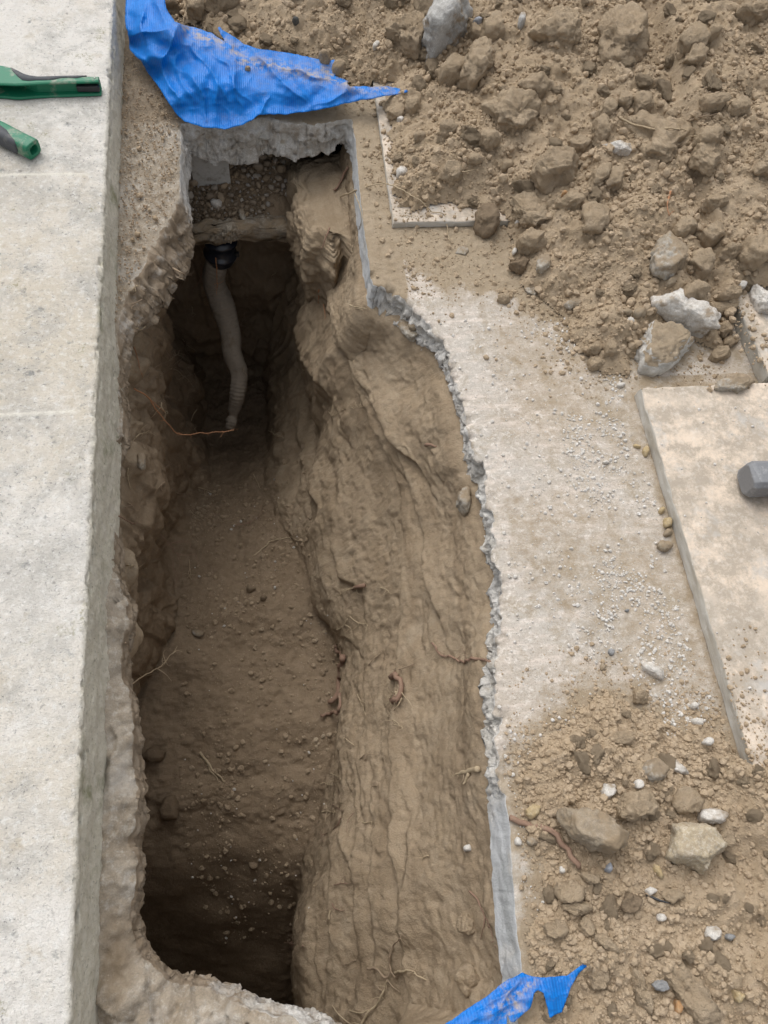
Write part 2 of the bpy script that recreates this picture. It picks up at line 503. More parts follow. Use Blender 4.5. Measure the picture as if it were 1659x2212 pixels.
M_ROOT = make_plain('root_bark', (.27, .175, .125), .85, .15, (.33, .26, .185), .85, 60, .6)
M_ROOTPALE = make_plain('pale_root', (.44, .35, .235), .8, .2, (.28, .2, .13), .8, 60, .6)
M_ROOTRED = make_plain('orange_root', (.42, .205, .105), .75, .25, (.25, .17, .11), .5, 60, .5)
M_ROOTDK = make_plain('brown_root', (.30, .225, .155), .85, .2, (.36, .28, .2), .7, 60, .6)
M_GREEN = make_plain('green_plastic', (.008, .165, .085), .45, .42, (.36, .33, .27), .75, 20, .4)
M_GRIP = make_plain('grey_rubber', (.075, .08, .088), .65, .3, (.26, .25, .22), .6, 28, .3)
M_BLACK = make_plain('black_plastic', (.012, .014, .018), .35, .5, (.10, .08, .06), .5, 30, .3)
M_NAVY = make_plain('dark_blue_pipe', (.010, .014, .024), .28, .6, (.09, .075, .06), .45, 24, .3)
M_HOSE = make_plain('dusty_hose', (.235, .20, .16), .88, .15, (.15, .112, .075), .85, 17, .8)
M_STEEL = make_plain('worn_steel', (.19, .195, .205), .5, .5, (.36, .36, .36), .8, 45, .5)
M_WOOD = make_plain('tool_wood', (.26, .14, .09), .7, .3, (.3, .24, .18), .6, 30, .4)
M_BOARD = make_plain('pale_board', (.50, .49, .465), .7, .3, (.2, .165, .125), .75, 34, .4)
M_BLADE = make_plain('blade_steel', (.3, .3, .31), .4, .5, (.3, .25, .2), .6, 30, .2)

# ---------------------------------------------------------------- outlines of the setting
# trench opening, clockwise from its far left corner: photo x, y, flare of the broken face into the trench, thickness, roughness, brown, cut
LIP = [(396, 262, 0.024, 0.0936, 0.01, 0.42, 0), (460, 258, 0.028, 0.101, 0.01, 0.42, 0), (560, 256, 0.032, 0.101, 0.012, 0.42, 0), (650, 262, 0.028, 0.0936, 0.01, 0.42, 0),
       (700, 264, 0.024, 0.0858, 0.01, 0.42, 0), (758, 256, 0.016, 0.078, 0.008, 0.42, 0.2), (768, 300, 0.006, 0.07, 0.0015, 0.1, 1), (776, 400, 0.007, 0.07, 0.0015, 0.1, 1),
       (787, 500, 0.007, 0.07, 0.0015, 0.05, 1), (800, 590, 0.008, 0.06, 0.002, 0.05, 1), (806, 615, 0.012, 0.07, 0.004, 0.05, 0.8),
       (830, 622, 0.0263, 0.08, 0.015, 0.3, 0), (880, 655, 0.0225, 0.08, 0.015, 0.3, 0), (935, 712, 0.0165, 0.07, 0.015, 0.3, 0), (972, 765, 0.009, 0.06, 0.0135, 0.3, 0),
       (978, 800, 0.006, 0.05, 0.009, 0.3, 0), (992, 850, 0.0045, 0.05, 0.009, 0.3, 0), (1008, 905, 0.006, 0.05, 0.0105, 0.3, 0), (1018, 960, 0.009, 0.05, 0.012, 0.3, 0),
       (1052, 1030, 0.0135, 0.06, 0.0135, 0.3, 0), (1060, 1100, 0.015, 0.06, 0.0135, 0.3, 0), (1072, 1190, 0.012, 0.06, 0.012, 0.3, 0), (1086, 1260, 0.0105, 0.06, 0.012, 0.3, 0),
       (1084, 1330, 0.012, 0.06, 0.012, 0.3, 0), (1074, 1420, 0.012, 0.06, 0.012, 0.3, 0), (1070, 1500, 0.015, 0.06, 0.0135, 0.3, 0), (1078, 1560, 0.018, 0.06, 0.015, 0.3, 0),
       (1080, 1640, 0.0195, 0.07, 0.015, 0.3, 0), (1088, 1700, 0.018, 0.07, 0.012, 0.3, 0.3), (1098, 1750, 0.02, 0.07, 0.002, 0.05, 1), (1108, 1900, 0.02, 0.07, 0.002, 0.05, 1),
       (1120, 2020, 0.02, 0.07, 0.002, 0.05, 1), (1128, 2100, 0.02, 0.07, 0.003, 0.1, 1), (1140, 2230, 0.02, 0.07, 0.004, 0.2, 0.6), (1150, 2420, 0.015, 0.07, 0.009, 0.3, 0),
       (900, 2440, 0.015, 0.07, 0.012, 0.5, 0), (800, 2330, 0.015, 0.07, 0.012, 0.5, 0), (735, 2238, 0.0112, 0.06, 0.012, 0.5, 0), (640, 2204, 0.012, 0.06, 0.006, 0.4, 0),
       (560, 2188, 0.012, 0.06, 0.006, 0.5, 0), (450, 2158, 0.012, 0.06, 0.006, 0.6, 0), (371, 2140, 0.006, 0.06, 0.007344, 0.85, 0), (346, 2108, 0.006, 0.06, 0.007344, 0.85, 0),
       (316, 2090, 0.006, 0.06, 0.007344, 0.85, 0), (281, 2062, 0.006, 0.06, 0.007344, 0.85, 0), (271, 2030, 0.006, 0.06, 0.007344, 0.85, 0), (276, 1975, 0.006, 0.06, 0.007344, 0.85, 0),
       (284, 1910, 0.006, 0.06, 0.007344, 0.85, 0), (280, 1860, 0.006, 0.06, 0.007344, 0.85, 0), (261, 1815, 0.005, 0.06, 0.004896, 0.85, 0), (278, 1780, 0.006, 0.06, 0.007344, 0.85, 0),
       (283, 1690, 0.006, 0.06, 0.007344, 0.85, 0), (278, 1590, 0.006, 0.06, 0.007344, 0.85, 0), (274, 1530, 0.006, 0.06, 0.007344, 0.85, 0), (268, 1480, 0.006, 0.06, 0.007344, 0.85, 0),
       (251, 1450, 0.005, 0.06, 0.00612, 0.85, 0), (247, 1395, 0.005, 0.06, 0.00612, 0.85, 0), (263, 1345, 0.005, 0.06, 0.007344, 0.85, 0), (267, 1300, 0.005, 0.06, 0.007344, 0.85, 0),
       (251, 1262, 0.005, 0.06, 0.007344, 0.85, 0), (239, 1210, 0.004, 0.06, 0.004896, 0.85, 0), (239, 1130, 0.005, 0.06, 0.004896, 0.85, 0), (231, 1090, 0.003, 0.06, 0.004896, 0.85, 0),
       (229, 1000, 0.003, 0.06, 0.004896, 0.85, 0), (237, 950, 0.006, 0.06, 0.007344, 0.85, 0), (255, 880, 0.007, 0.06, 0.007344, 0.85, 0), (251, 820, 0.007, 0.06, 0.007344, 0.85, 0),
       (247, 760, 0.009, 0.06, 0.008568, 0.85, 0), (255, 700, 0.022, 0.07, 0.00648, 0.6, 0), (276, 640, 0.04, 0.09, 0.012, 0.75, 0), (300, 590, 0.055, 0.1, 0.014, 0.75, 0),
       (332, 530, 0.06, 0.1, 0.014, 0.75, 0), (362, 480, 0.05, 0.1, 0.013, 0.75, 0), (385, 440, 0.03, 0.09, 0.01, 0.75, 0), (386, 400, 0.014, 0.08, 0.004, 0.4, 0.3), (388, 330, 0.01, 0.08, 0.003, 0.4, 0.3)]
lipw = np.array([list(at(p[0], p[1], 0)[:2]) + list(p[2:]) for p in LIP])


def densify(P, step=.004, rough_i=4):
    out = []
    n = len(P)
    for i in range(n):
        a, b = P[i], P[(i + 1) % n]
        k = max(1, int(np.hypot(*(b[:2] - a[:2])) / step))
        for j in range(k): out.append(a + (b - a) * j / k)
    out = np.array(out)
    xy = np.c_[out[:, :2], np.zeros(len(out))]
    for c in range(2):
        out[:, c] += out[:, rough_i] * (fbm(xy * 13, 2, 55 + c) * .8 + terrace(fbm(xy * 26, 4, 50 + c, .6), 3, .3) * .9 + fbm(xy * 90, 2, 60 + c) * .35)
    return out


LIPD = densify(lipw)
LIPXY = LIPD[:, :2]

TILE1 = np.array([at(818, 205, .035)[:2], at(853, 468, .035)[:2]])       # slab with the spoil on it
T1X, T1Y = .5 * (TILE1[0, 0] + TILE1[1, 0]), TILE1[1, 1]
T2X = at(1385, 835, .04)[0]; T2Y = at(1385, 835, .04)[1]
T3 = at(1617, 812, .04); T3X = at(1575, 690, .04)[0]

FOOT_A = np.array([at(x, y, .02)[:2] for x, y in [
    (345, -60), (400, 30), (480, 70), (560, 120), (700, 150), (760, 165), (846, 185), (830, 230), (839, 300), (849, 380), (862, 446), (900, 456), (950, 444), (1000, 452), (1080, 452),
    (1100, 480), (1100, 540), (1150, 610), (1215, 665), (1245, 730), (1290, 790), (1360, 805), (1385, 760), (1400, 730), (1500, 720), (1560, 750), (1572, 690), (1600, 640), (1800, 640), (2400, 600), (2400, -700), (345, -700)]])
FOOT_B = np.array([at(x, y, .01)[:2] for x, y in [
    (1130, 1640), (1185, 1575), (1290, 1500), (1340, 1480), (1400, 1540), (1470, 1570), (1530, 1545), (1590, 1620), (1650, 1640), (1800, 1700), (2300, 1900), (2300, 3100), (1000, 3100), (1090, 2330),
    (1155, 2150), (1170, 2000), (1165, 1900), (1150, 1800), (1140, 1720)]])
_ro = random.Random(3)


def rough_poly(P, step, amp, s):
    Q = np.c_[P, np.full((len(P), 1), amp)]
    return densify(Q, step, 2)[:, :2]


FOOT_A = rough_poly(FOOT_A, .02, .02, 1); FOOT_B = rough_poly(FOOT_B, .02, .022, 2)


def tile_base(x, y):
    b = .017 * ((x > T1X) & (y > T1Y)) * smooth01((.85 - x) / .2)
    b = np.maximum(b, .036 * ((x > T2X + .002) & (y < T2Y)))
    return np.maximum(b, .042 * ((x > T3[0]) & (y > T3[1])))


def heap_h(x, y, detail=True):
    """height of the loose soil; below zero where there is none"""
    dA = -poly_sd(x, y, FOOT_A)[0]; dB = -poly_sd(x, y, FOOT_B)[0]
    p = np.stack([x, y, np.zeros_like(x)], -1)
    da, db = np.clip(dA, 0, None), np.clip(dB, 0, None)
    bA = .017 * ((x > T1X - .01) & (y > T1Y - .01)) * smooth01((.85 - x) / .2)
    bA = np.maximum(bA, .045 * smooth01((x - T3[0] + .01) / .03) * smooth01((y - T3[1] + .03) / .05))
    hA = bA + .022 * (1 - np.exp(-da / .025)) + .20 * (1 - np.exp(-da / .55))
    bB = .042 * smooth01((x - T2X + .05) / .06) * smooth01(db / .03)
    hB = bB + .012 * (1 - np.exp(-db / .02)) + .055 * (1 - np.exp(-db / .22))
    h = np.where(dA > 0, hA, np.where(dB > 0, hB, -.02))
    d = np.where(dA > 0, da, db)
    k = np.clip(d / .05, 0, 1)
    h = h + k * (.028 * fbm(p * 5, 3, 5) + .012 * fbm(p * 14, 3, 9))
    if detail:
        w = fbm(p * 30, 3, 21) * .006
        xx, yy = x + w, y + fbm(p * 30, 3, 22) * .006
        a = np.clip(d / .02, 0, 1)
        patch = smooth01(perlin(p * 6, 33) * 1.6 + .62)
        h = h + a * (.6 * lumps(xx, yy, .055, 1, .2, .55, .5) * k + patch * (.6 * lumps(xx, yy, .026, 2, .25, .55, .7) + .6 * lumps(xx, yy, .0125, 3, .25, .55, .8)) + (.0045 * fbm(p * 75, 3, 40) + .6 * lumps(xx, yy, .0085, 41, .25, .55, .7)))
    return h, d


def pave_h(x, y):
    p = np.stack([x, y, np.zeros_like(x)], -1)
    return .0016 * fbm(p * 18, 3, 71) + .0009 * fbm(p * 90, 3, 72)


# ---------------------------------------------------------------- pavement: broken slab with the trench cut through it
def kerb_x(y): return -.3445 - .0098 * y


def build_pavement():
    sp = .004
    xs = np.arange(-.372, 1.80, sp); ys = np.arange(-.62, 2.56, sp)
    X, Y = np.meshgrid(xs, ys, indexing='ij'); x, y = X.ravel(), Y.ravel()
    sd, nx, ny, bi = poly_sd_fast(x, y, LIPXY)
    F = grid_faces(len(xs), len(ys))
    out = sd > 0
    F = F[out[F].all(1)]
    be = boundary_edges(F)
    hole = sd < .02
    be = be[hole[be].all(1)]
    bv = np.unique(be)
    x2, y2 = x.copy(), y.copy(); x2[bv] = nx[bv]; y2[bv] = ny[bv]
    p = np.stack([x2, y2, np.zeros_like(x2)], -1)
    z = pave_h(x2, y2)
    rough = np.zeros_like(x); mud = np.zeros_like(x)
    # left strip of rubble between kerb and trench, and the granular lump at the far left
    left = smooth01((-.10 - x2) / .06)
    rough = left * 1.0
    endm = smooth01((y2 - 1.72) / .05) * smooth01((.24 - x2) / .03) * (y2 > 1.70)
    mud = np.maximum(mud, endm * .75)
    lowl = left * smooth01((1.12 - y2) / .12)
    z -= lowl * (.016 + .030 * np.exp(-np.clip(sd, 0, 1) / .022)) - lowl * (.016 * fbm(p * 13, 4, 81) + .008 * fbm(p * 45, 3, 82) + .022 * flakes(x2 + .012 * fbm(p * 15, 3, 78), y2 + .012 * fbm(p * 15, 3, 79), .085, 80))
    upl = left * (1 - smooth01((1.12 - y2) / .12))
    z += upl * (.006 * fbm(p * 16, 4, 83) + .5 * lumps(x2, y2, .011, 84, .3, .6, .8) * .8 - .006)
    # near end of the trench: broken slab sloping down to the hole
    nearl = smooth01((-.12 - y2) / .05) * smooth01((.28 - x2) / .05)
    z += nearl * (.014 * flakes(x2 + .012 * fbm(p * 15, 3, 78), y2 + .012 * fbm(p * 15, 3, 79), .085, 87) + .012 * fbm(p * 16, 4, 85) - .02 * np.exp(-np.clip(sd, 0, 1) / .02)); rough = np.maximum(rough, nearl)
    # chipped arris on the right
    right = (x2 > .05) & (y2 < 1.25)
    z -= np.where(right, .022 * np.exp(-np.clip(sd, 0, 1) / .009) * smooth01(fbm(p * 20, 3, 86) * 1.4 + .30) * (1 - .8 * ((x2 > .3) & (y2 < .07))), 0)
    # mud trodden over the slab
    strip = smooth01((.318 - x2) / .02) * smooth01((y2 - 1.14) / .04) * (x2 > .1)
    mud = np.maximum(mud, strip)
    hA, dA = heap_sd(x2, y2)
    foot = np.clip(1 - (-hA) / .16, 0, 1) * .62 * (y2 > .6)
    tri = smooth01((1.0 - x2) / .1) * smooth01((y2 - 1.16 + .42 * (x2 - .25) + .10 * fbm(p * 6, 4, 97)) / .20) * (x2 > .2)
    footB = np.clip(1 - (-dA) / .10, 0, 1) * .8 * (y2 < .6)
    lowr = smooth01((.08 - y2) / .12) * smooth01((x2 - .33) / .05) * .62
    tile_edge = np.exp(-np.clip(T2X - x2, 0, 2) / .045) * .62 * (y2 < T2Y + .05) * (x2 > .3)
    band = .50 * (x2 > .1) * smooth01((x2 - .36) / .12) * (1 - .5 * smooth01(perlin(p * 3.5, 89) + .3))
    stain = .8 * np.exp(-(((x2 + .31) / .045) ** 2 + ((y2 + .10) / .10) ** 2))
    mud = np.maximum.reduce([mud, stain, left * .32 * (fbm(p * 7, 3, 77) > -.1), foot, tri * .96, footB, lowr, tile_edge, band])
    z += np.where((mud > .8) & (x2 > .1), .002 * fbm(p * 60, 3, 88), 0)
    V = np.stack([x2, y2, z], -1)
    brown = np.zeros_like(x); cut = np.zeros_like(x)
    # the broken face down into the trench
    col = {v: k for k, v in enumerate(bv)}
    rows = 18
    att = LIPD[bi[bv]]
    # direction into the hole
    P = LIPXY; T = np.roll(P, -6, 0) - np.roll(P, 6, 0); T /= np.linalg.norm(T, axis=1)[:, None] + 1e-9
    nin = np.stack([T[:, 1], -T[:, 0]], -1)
    area = np.sum(P[:, 0] * np.roll(P[:, 1], -1) - np.roll(P[:, 0], -1) * P[:, 1])
    if area > 0: nin = -nin
    nb = nin[bi[bv]]
    SV = []; base = len(V)
    kk = np.exp(-np.linspace(-2, 2, 31) ** 2); kk /= kk.sum()
    SMO = np.stack([np.convolve(np.r_[P[-15:, c], P[:, c], P[:15, c]], kk, 'valid') for c in (0, 1)], -1)[bi[bv]]
    sx_, sy_ = x2[bv], y2[bv]
    THN = fbm(np.stack([sx_, sy_, sx_ * 0], -1) * 11, 3, 95)
    for r in range(1, rows + 1):
        t = r / rows
        prof = np.where(att[:, 6] > .5, t, t ** .8 if r < rows else t * .8)
        mm = np.where(att[:, 6] > .5, 0, min(1., t * 2.2))
        q = np.stack([sx_ * (1 - mm) + SMO[:, 0] * mm, sy_ * (1 - mm) + SMO[:, 1] * mm, z[bv] - att[:, 3] * t * (1 + np.where(att[:, 6] > .5, .05, .38) * THN)], -1)
        ns = att[:, 4] * (1.1 * fbm(q * np.array([26, 26, 40]), 5, 91, .62) + .45 * terrace(perlin(q * 40, 94), 2, .2)) * min(1, t * 3.5)
        off = np.where((att[:, 6] < .5) & (sx_ > .05) & (sy_ < 1.6), .75, 1) * att[:, 2] * prof + ns - np.where((att[:, 6] < .5) & (sx_ > .05), .25 * att[:, 4] * min(1, t * 3), 0) + np.where((y2[bv] > 1.69) & (x2[bv] < .22) & (x2[bv] > -.2), .014 * terrace(fbm(q * np.array([14, 14, 28]), 4, 96), 2.5, .2) * min(1, t * 3), 0)
        q[:, 0] += nb[:, 0] * off; q[:, 1] += nb[:, 1] * off
        q[:, 2] += att[:, 4] * .7 * fbm(q * 30, 3, 93)
        SV.append(q)
    nB = len(bv)
    SF = []
    idx = np.array([[col[a], col[b]] for a, b in be])
    for r in range(rows):
        lo = lambda c: (bv[c] if r == 0 else base + (r - 1) * nB + c)
        hi = lambda c: base + r * nB + c
        SF.append(np.stack([idx[:, 1] * 0 + lo(idx[:, 1]), lo(idx[:, 0]), hi(idx[:, 0]), hi(idx[:, 1])], -1))
    SF = np.concatenate(SF)
    V = np.concatenate([V] + SV)
    nS = len(V) - base
    brown = np.concatenate([brown, np.tile(att[:, 5], rows)]); cut = np.concatenate([cut, np.tile(att[:, 6], rows)])
    brown[bv] = att[:, 5]; cut[bv] = att[:, 6]
    rough = np.concatenate([rough, np.zeros(nS)]); mud = np.concatenate([mud, np.zeros(nS)])
    FF = np.concatenate([F, SF]); fm = np.r_[np.zeros(len(F), int), np.ones(len(SF), int)]
    V, FF, brown, cut, rough, mud = compact(V, FF, brown, cut, rough, mud)
    # apron out of the picture
    a0, a1, b0, b1 = xs[0], xs[-1], ys[0], ys[-1]
    o = link_mesh('pavement', V, FF, mats=[M_PAVE, M_BROKEN], fmat=fm, attrs={'brown': brown, 'cut': cut, 'rough': rough, 'mud': mud})
    kind(o, 'structure')
    g = [(-8, -8, -.135), (8, -8, -.135), (8, 8, -.135), (-8, 8, -.135), (-.55, -.75, -.135), (.60, -.75, -.135), (.60, 2.15, -.135), (-.55, 2.15, -.135)]
    gr = link_mesh('ground', g, [(0, 1, 5, 4), (1, 2, 6, 5), (2, 3, 7, 6), (3, 0, 4, 7)], M_HEAP, smooth=False)
    kind(gr, 'structure')
    ap = [(a1, b0, 0), (8, b0, 0), (8, b1, 0), (a1, b1, 0), (a0, -8, 0), (8, -8, 0), (8, 8, 0), (a0, 8, 0), (a0, b0, 0), (a0, b1, 0)]
    aw = link_mesh('yard_surface', ap, [(0, 1, 2, 3), (4, 5, 1, 0, 8), (9, 3, 2, 6, 7)], M_PAVE, smooth=False, attrs={'mud': [.6] * 10})
    kind(aw, 'structure')
    return o


def poly_sd_fast(x, y, P):
    """signed distance to a dense outline: coarse pass, exact near it"""
    sd, nx, ny, bi = poly_sd(x, y, P[::6])
    near = np.abs(sd) < .06
    a, b, c, d = poly_sd(x[near], y[near], P)
    sd[near] = a; nx[near] = b; ny[near] = c; bi = bi * 6; bi[near] = d
    return sd, nx, ny, np.minimum(bi, len(P) - 1)


def heap_sd(x, y):
    return -poly_sd(x, y, FOOT_A[::2])[0], -poly_sd(x, y, FOOT_B[::2])[0]


pavement = build_pavement()


def build_heaps():
    sp = .0042
    xs = np.arange(-.40, 1.9, sp); ys = np.arange(.60, 2.75, sp)
    for nm, (xs, ys) in (('soil_heap', (np.arange(-.36, 2.0, sp), np.arange(.78, 2.75, sp))), ('soil_spread', (np.arange(.30, 1.45, sp), np.arange(-.62, .36, sp)))):
        X, Y = np.meshgrid(xs, ys, indexing='ij'); x, y = X.ravel(), Y.ravel()
        h, d = heap_h(x, y)
        keep = h > -.015
        F = grid_faces(len(xs), len(ys)); F = F[keep[F].all(1)]
        V, F = compact(np.stack([x, y, h], -1), F)
        o = link_mesh(nm, V, F, M_HEAP); kind(o, 'structure')


build_heaps()


# ---------------------------------------------------------------- kerb block on the left
def build_kerb():
    ys = np.arange(-.62, 2.56, .0042)
    prof = []                                             # (distance left of the edge line, z, face)
    for d in (2.6, 1.6, 1.0, .7): prof.append((d, .1, 0))
    for d in np.arange(.5, .010, -.0042): prof.append((d, .1, 0))
    for a in np.linspace(0, 1, 7): prof.append((.009 * (1 - math.sin(a * math.pi / 2)), .1 - .009 * (1 - math.cos(a * math.pi / 2)), a))
    for z in np.arange(.087, -.075, -.0042): prof.append((-.006 * (.087 - z) / .1, z, 1))
    prof = np.array(prof)
    n, m = len(ys), len(prof)
    Y = np.repeat(ys, m); D = np.tile(prof[:, 0], n); Z = np.tile(prof[:, 1], n); FC = np.tile(prof[:, 2], n)
    X = kerb_x(Y) - D
    p = np.stack([X, Y, Z], -1)
    ch = fbm(p * 17, 4, 101); fine = fbm(p * 110, 3, 102)
    edge = np.exp(-np.abs(D) / .012) * (FC < 1.01) * (Z > .075)
    chip = np.clip(fbm(p * 34, 3, 103) - .18, 0, 1) * edge
    amp = np.where(FC > .9, .0022, .0011)
    hz = amp * ch + .0007 * fine
    pit = np.clip(.5 - np.abs(perlin(p * 23, 104)) * 3, 0, 1) * np.clip(perlin(p * 9, 105) - .15, 0, 1)
    Z2 = Z + np.where(FC < .9, hz - .002 * pit, 0) - chip * .012
    X2 = X + np.where(FC > .3, hz * 1.6, 0) - chip * .012
    joint = np.zeros_like(X)
    for px, py in ((110, 377), (110, 892), (60, 1607)):
        jy = at(px, py, .1)[1]
        joint = np.maximum(joint, np.exp(-((Y - jy - .0015 * perlin(p * 20, 107)) / .0033) ** 2) * (1 if py < 1000 else .3) * (FC < .5) * smooth01((D - .02) / .03))
    Z2 += joint * .0007
    o = link_mesh('path', np.stack([X2, Y, Z2], -1), grid_faces(n, m)[:, ::-1], M_KERB, attrs={'face': FC, 'joint': joint})
    kind(o, 'structure')
    e = [(-8, -8, .098), (-3.0, -8, .098), (-3.0, 8, .098), (-8, 8, .098), (-2.9, 2.55, .098), (kerb_x(2.55), 2.55, .098), (kerb_x(8), 8, .098), (-2.9, 8, .098),
         (-2.9, -8, .098), (kerb_x(-8), -8, .098), (kerb_x(-.62), -.62, .098), (-2.9, -.62, .098)]
    e2 = link_mesh('path_beyond', e, [(0, 1, 2, 3), (4, 5, 6, 7), (8, 9, 10, 11)], M_KERB, smooth=False); kind(e2, 'structure')


build_kerb()


# ---------------------------------------------------------------- trench
def curve(L):
    P = np.array([at(*q) for q in L]); P = P[np.argsort(P[:, 1])]
    return P


C_L1 = curve([(330, 700, -.30), (335, 900, -.32), (330, 1050, -.36), (315, 1200, -.36), (295, 1300, -.38), (268, 1420, -.40), (256, 1600, -.40), (250, 2000, -.40), (250, 2212, -.40)])
C_L3 = curve([(430, 760, -1.22), (452, 850, -1.20), (458, 950, -1.14), (452, 1040, -1.02), (440, 1090, -.92), (395, 1180, -.87), (352, 1330, -.85), (318, 1450, -.85), (285, 1600, -.87), (272, 1720, -.91), (264, 1850, -.99), (260, 1950, -1.10), (258, 2050, -1.32), (258, 2212, -1.7)])
C_C4 = curve([(570, 740, -1.22), (578, 850, -1.20), (580, 950, -1.14), (576, 1040, -1.02), (582, 1090, -.92), (648, 1200, -.86), (692, 1330, -.85), (738, 1420, -.85), (732, 1560, -.85), (705, 1690, -.88), (668, 1830, -.96), (645, 1940, -1.10), (640, 2050, -1.32), (638, 2212, -1.7)])
C_C3 = curve([(595, 620, -.75), (640, 740, -.76), (678, 890, -.76), (684, 1000, -.75), (694, 1150, -.70), (736, 1330, -.66), (766, 1450, -.66), (760, 1600, -.66), (735, 1750, -.66), (692, 1900, -.70), (664, 2000, -.76), (658, 2212, -.80)])
C_C2 = curve([(708, 480, -.32), (738, 660, -.31), (796, 850, -.31), (864, 1110, -.34), (880, 1350, -.40), (868, 1600, -.42), (872, 1900, -.42), (885, 2212, -.42)])
C_C1 = curve([(742, 470, -.20), (772, 650, -.20), (852, 850, -.21), (935, 1000, -.21), (975, 1150, -.20), (992, 1400, -.20), (985, 1700, -.20), (1000, 2000, -.20), (1010, 2212, -.20)])


def gsmooth(a, k, axis=0):
    w = np.exp(-np.linspace(-2, 2, 2 * k + 1) ** 2); w /= w.sum()
    pad = [(0, 0)] * a.ndim; pad[axis] = (k, k)
    b = np.pad(a, pad, mode='edge')
    return np.apply_along_axis(lambda v: np.convolve(v, w, 'valid'), axis, b)


FOLDS = [(0.0357, 6.0, 75.9, [(724, 604), (737, 670), (773, 760), (800, 845), (827, 925), (858, 1005), (871, 1077)]), (0.0321, 6.0, 67.5, [(871, 1077), (877, 1206), (874, 1318), (871, 1451), (867, 1608)]), (0.025, 7.5, 67.5, [(836, 889), (871, 952), (925, 1005), (947, 1054)]), (0.0214, 7.5, 50.6, [(932, 1184), (943, 1251), (961, 1318), (970, 1376)]), (0.0392, 6.0, 75.9, [(612, 604), (639, 670), (670, 751), (698, 809), (711, 871)]), (0.0285, 6.0, 67.5, [(666, 657), (688, 737), (724, 818), (746, 880)]), (0.0321, 6.0, 67.5, [(715, 907), (695, 983), (689, 1041), (705, 1108), (670, 1188), (684, 1318), (737, 1371)]), (0.025, 4.5, 50.6, [(659, 1019), (675, 1081), (688, 1170)]), (0.0214, 6.0, 59.1, [(742, 1005), (751, 1094), (737, 1161), (755, 1251), (786, 1273), (789, 1371)]), (0.0285, 6.0, 50.6, [(743, 1756), (739, 1810), (764, 1860), (783, 1891), (782, 1954), (780, 2080), (771, 2174)]), (0.0178, 6.0, 42.2, [(777, 1671), (780, 1797), (783, 1885)]), (0.0214, 6.0, 50.6, [(815, 1766), (827, 1828), (821, 1923), (821, 1985), (815, 2080)]), (0.0285, 6.0, 59.1, [(871, 1514), (870, 1608), (871, 1718), (878, 1828), (887, 1954), (878, 2080)]), (0.0178, 7.5, 67.5, [(903, 1750), (906, 1828), (896, 1938), (890, 2064)]), (0.0232, 4.5, 50.6, [(717, 1866), (721, 1954), (724, 2017), (717, 2080), (711, 2174)]), (0.0214, 6.0, 42.2, [(667, 1891), (670, 1985), (658, 2080)]), (0.0357, 6.0, 50.6, [(636, 1923), (639, 2048), (639, 2190)]), (0.0178, 6.0, 42.2, [(1044, 1891), (1050, 1954), (1063, 2017)]), (0.0178, 4.5, 37.1, [(695, 2001), (692, 2080), (702, 2174)]), (0.022, 5.4, 55, [(610, 640), (640, 740), (668, 840), (690, 930), (694, 1010)]), (0.018, 4.8, 45, [(650, 560), (684, 680), (700, 780), (730, 880), (742, 960)]), (0.02, 5.4, 50, [(590, 760), (600, 850), (606, 960), (600, 1060)]), (0.016, 4.8, 40, [(640, 900), (650, 1000), (640, 1090)]), (0.02, 5.4, 55, [(760, 700), (800, 800), (850, 900), (890, 1010), (905, 1100)]), (0.014, 4.1, 45, [(850, 960), (900, 1060), (930, 1200), (940, 1340)]), (0.015, 4.8, 45, [(700, 1380), (742, 1450), (745, 1600), (735, 1720)]), (0.016, 4.8, 45, [(790, 1380), (800, 1500), (790, 1650), (800, 1800)])]


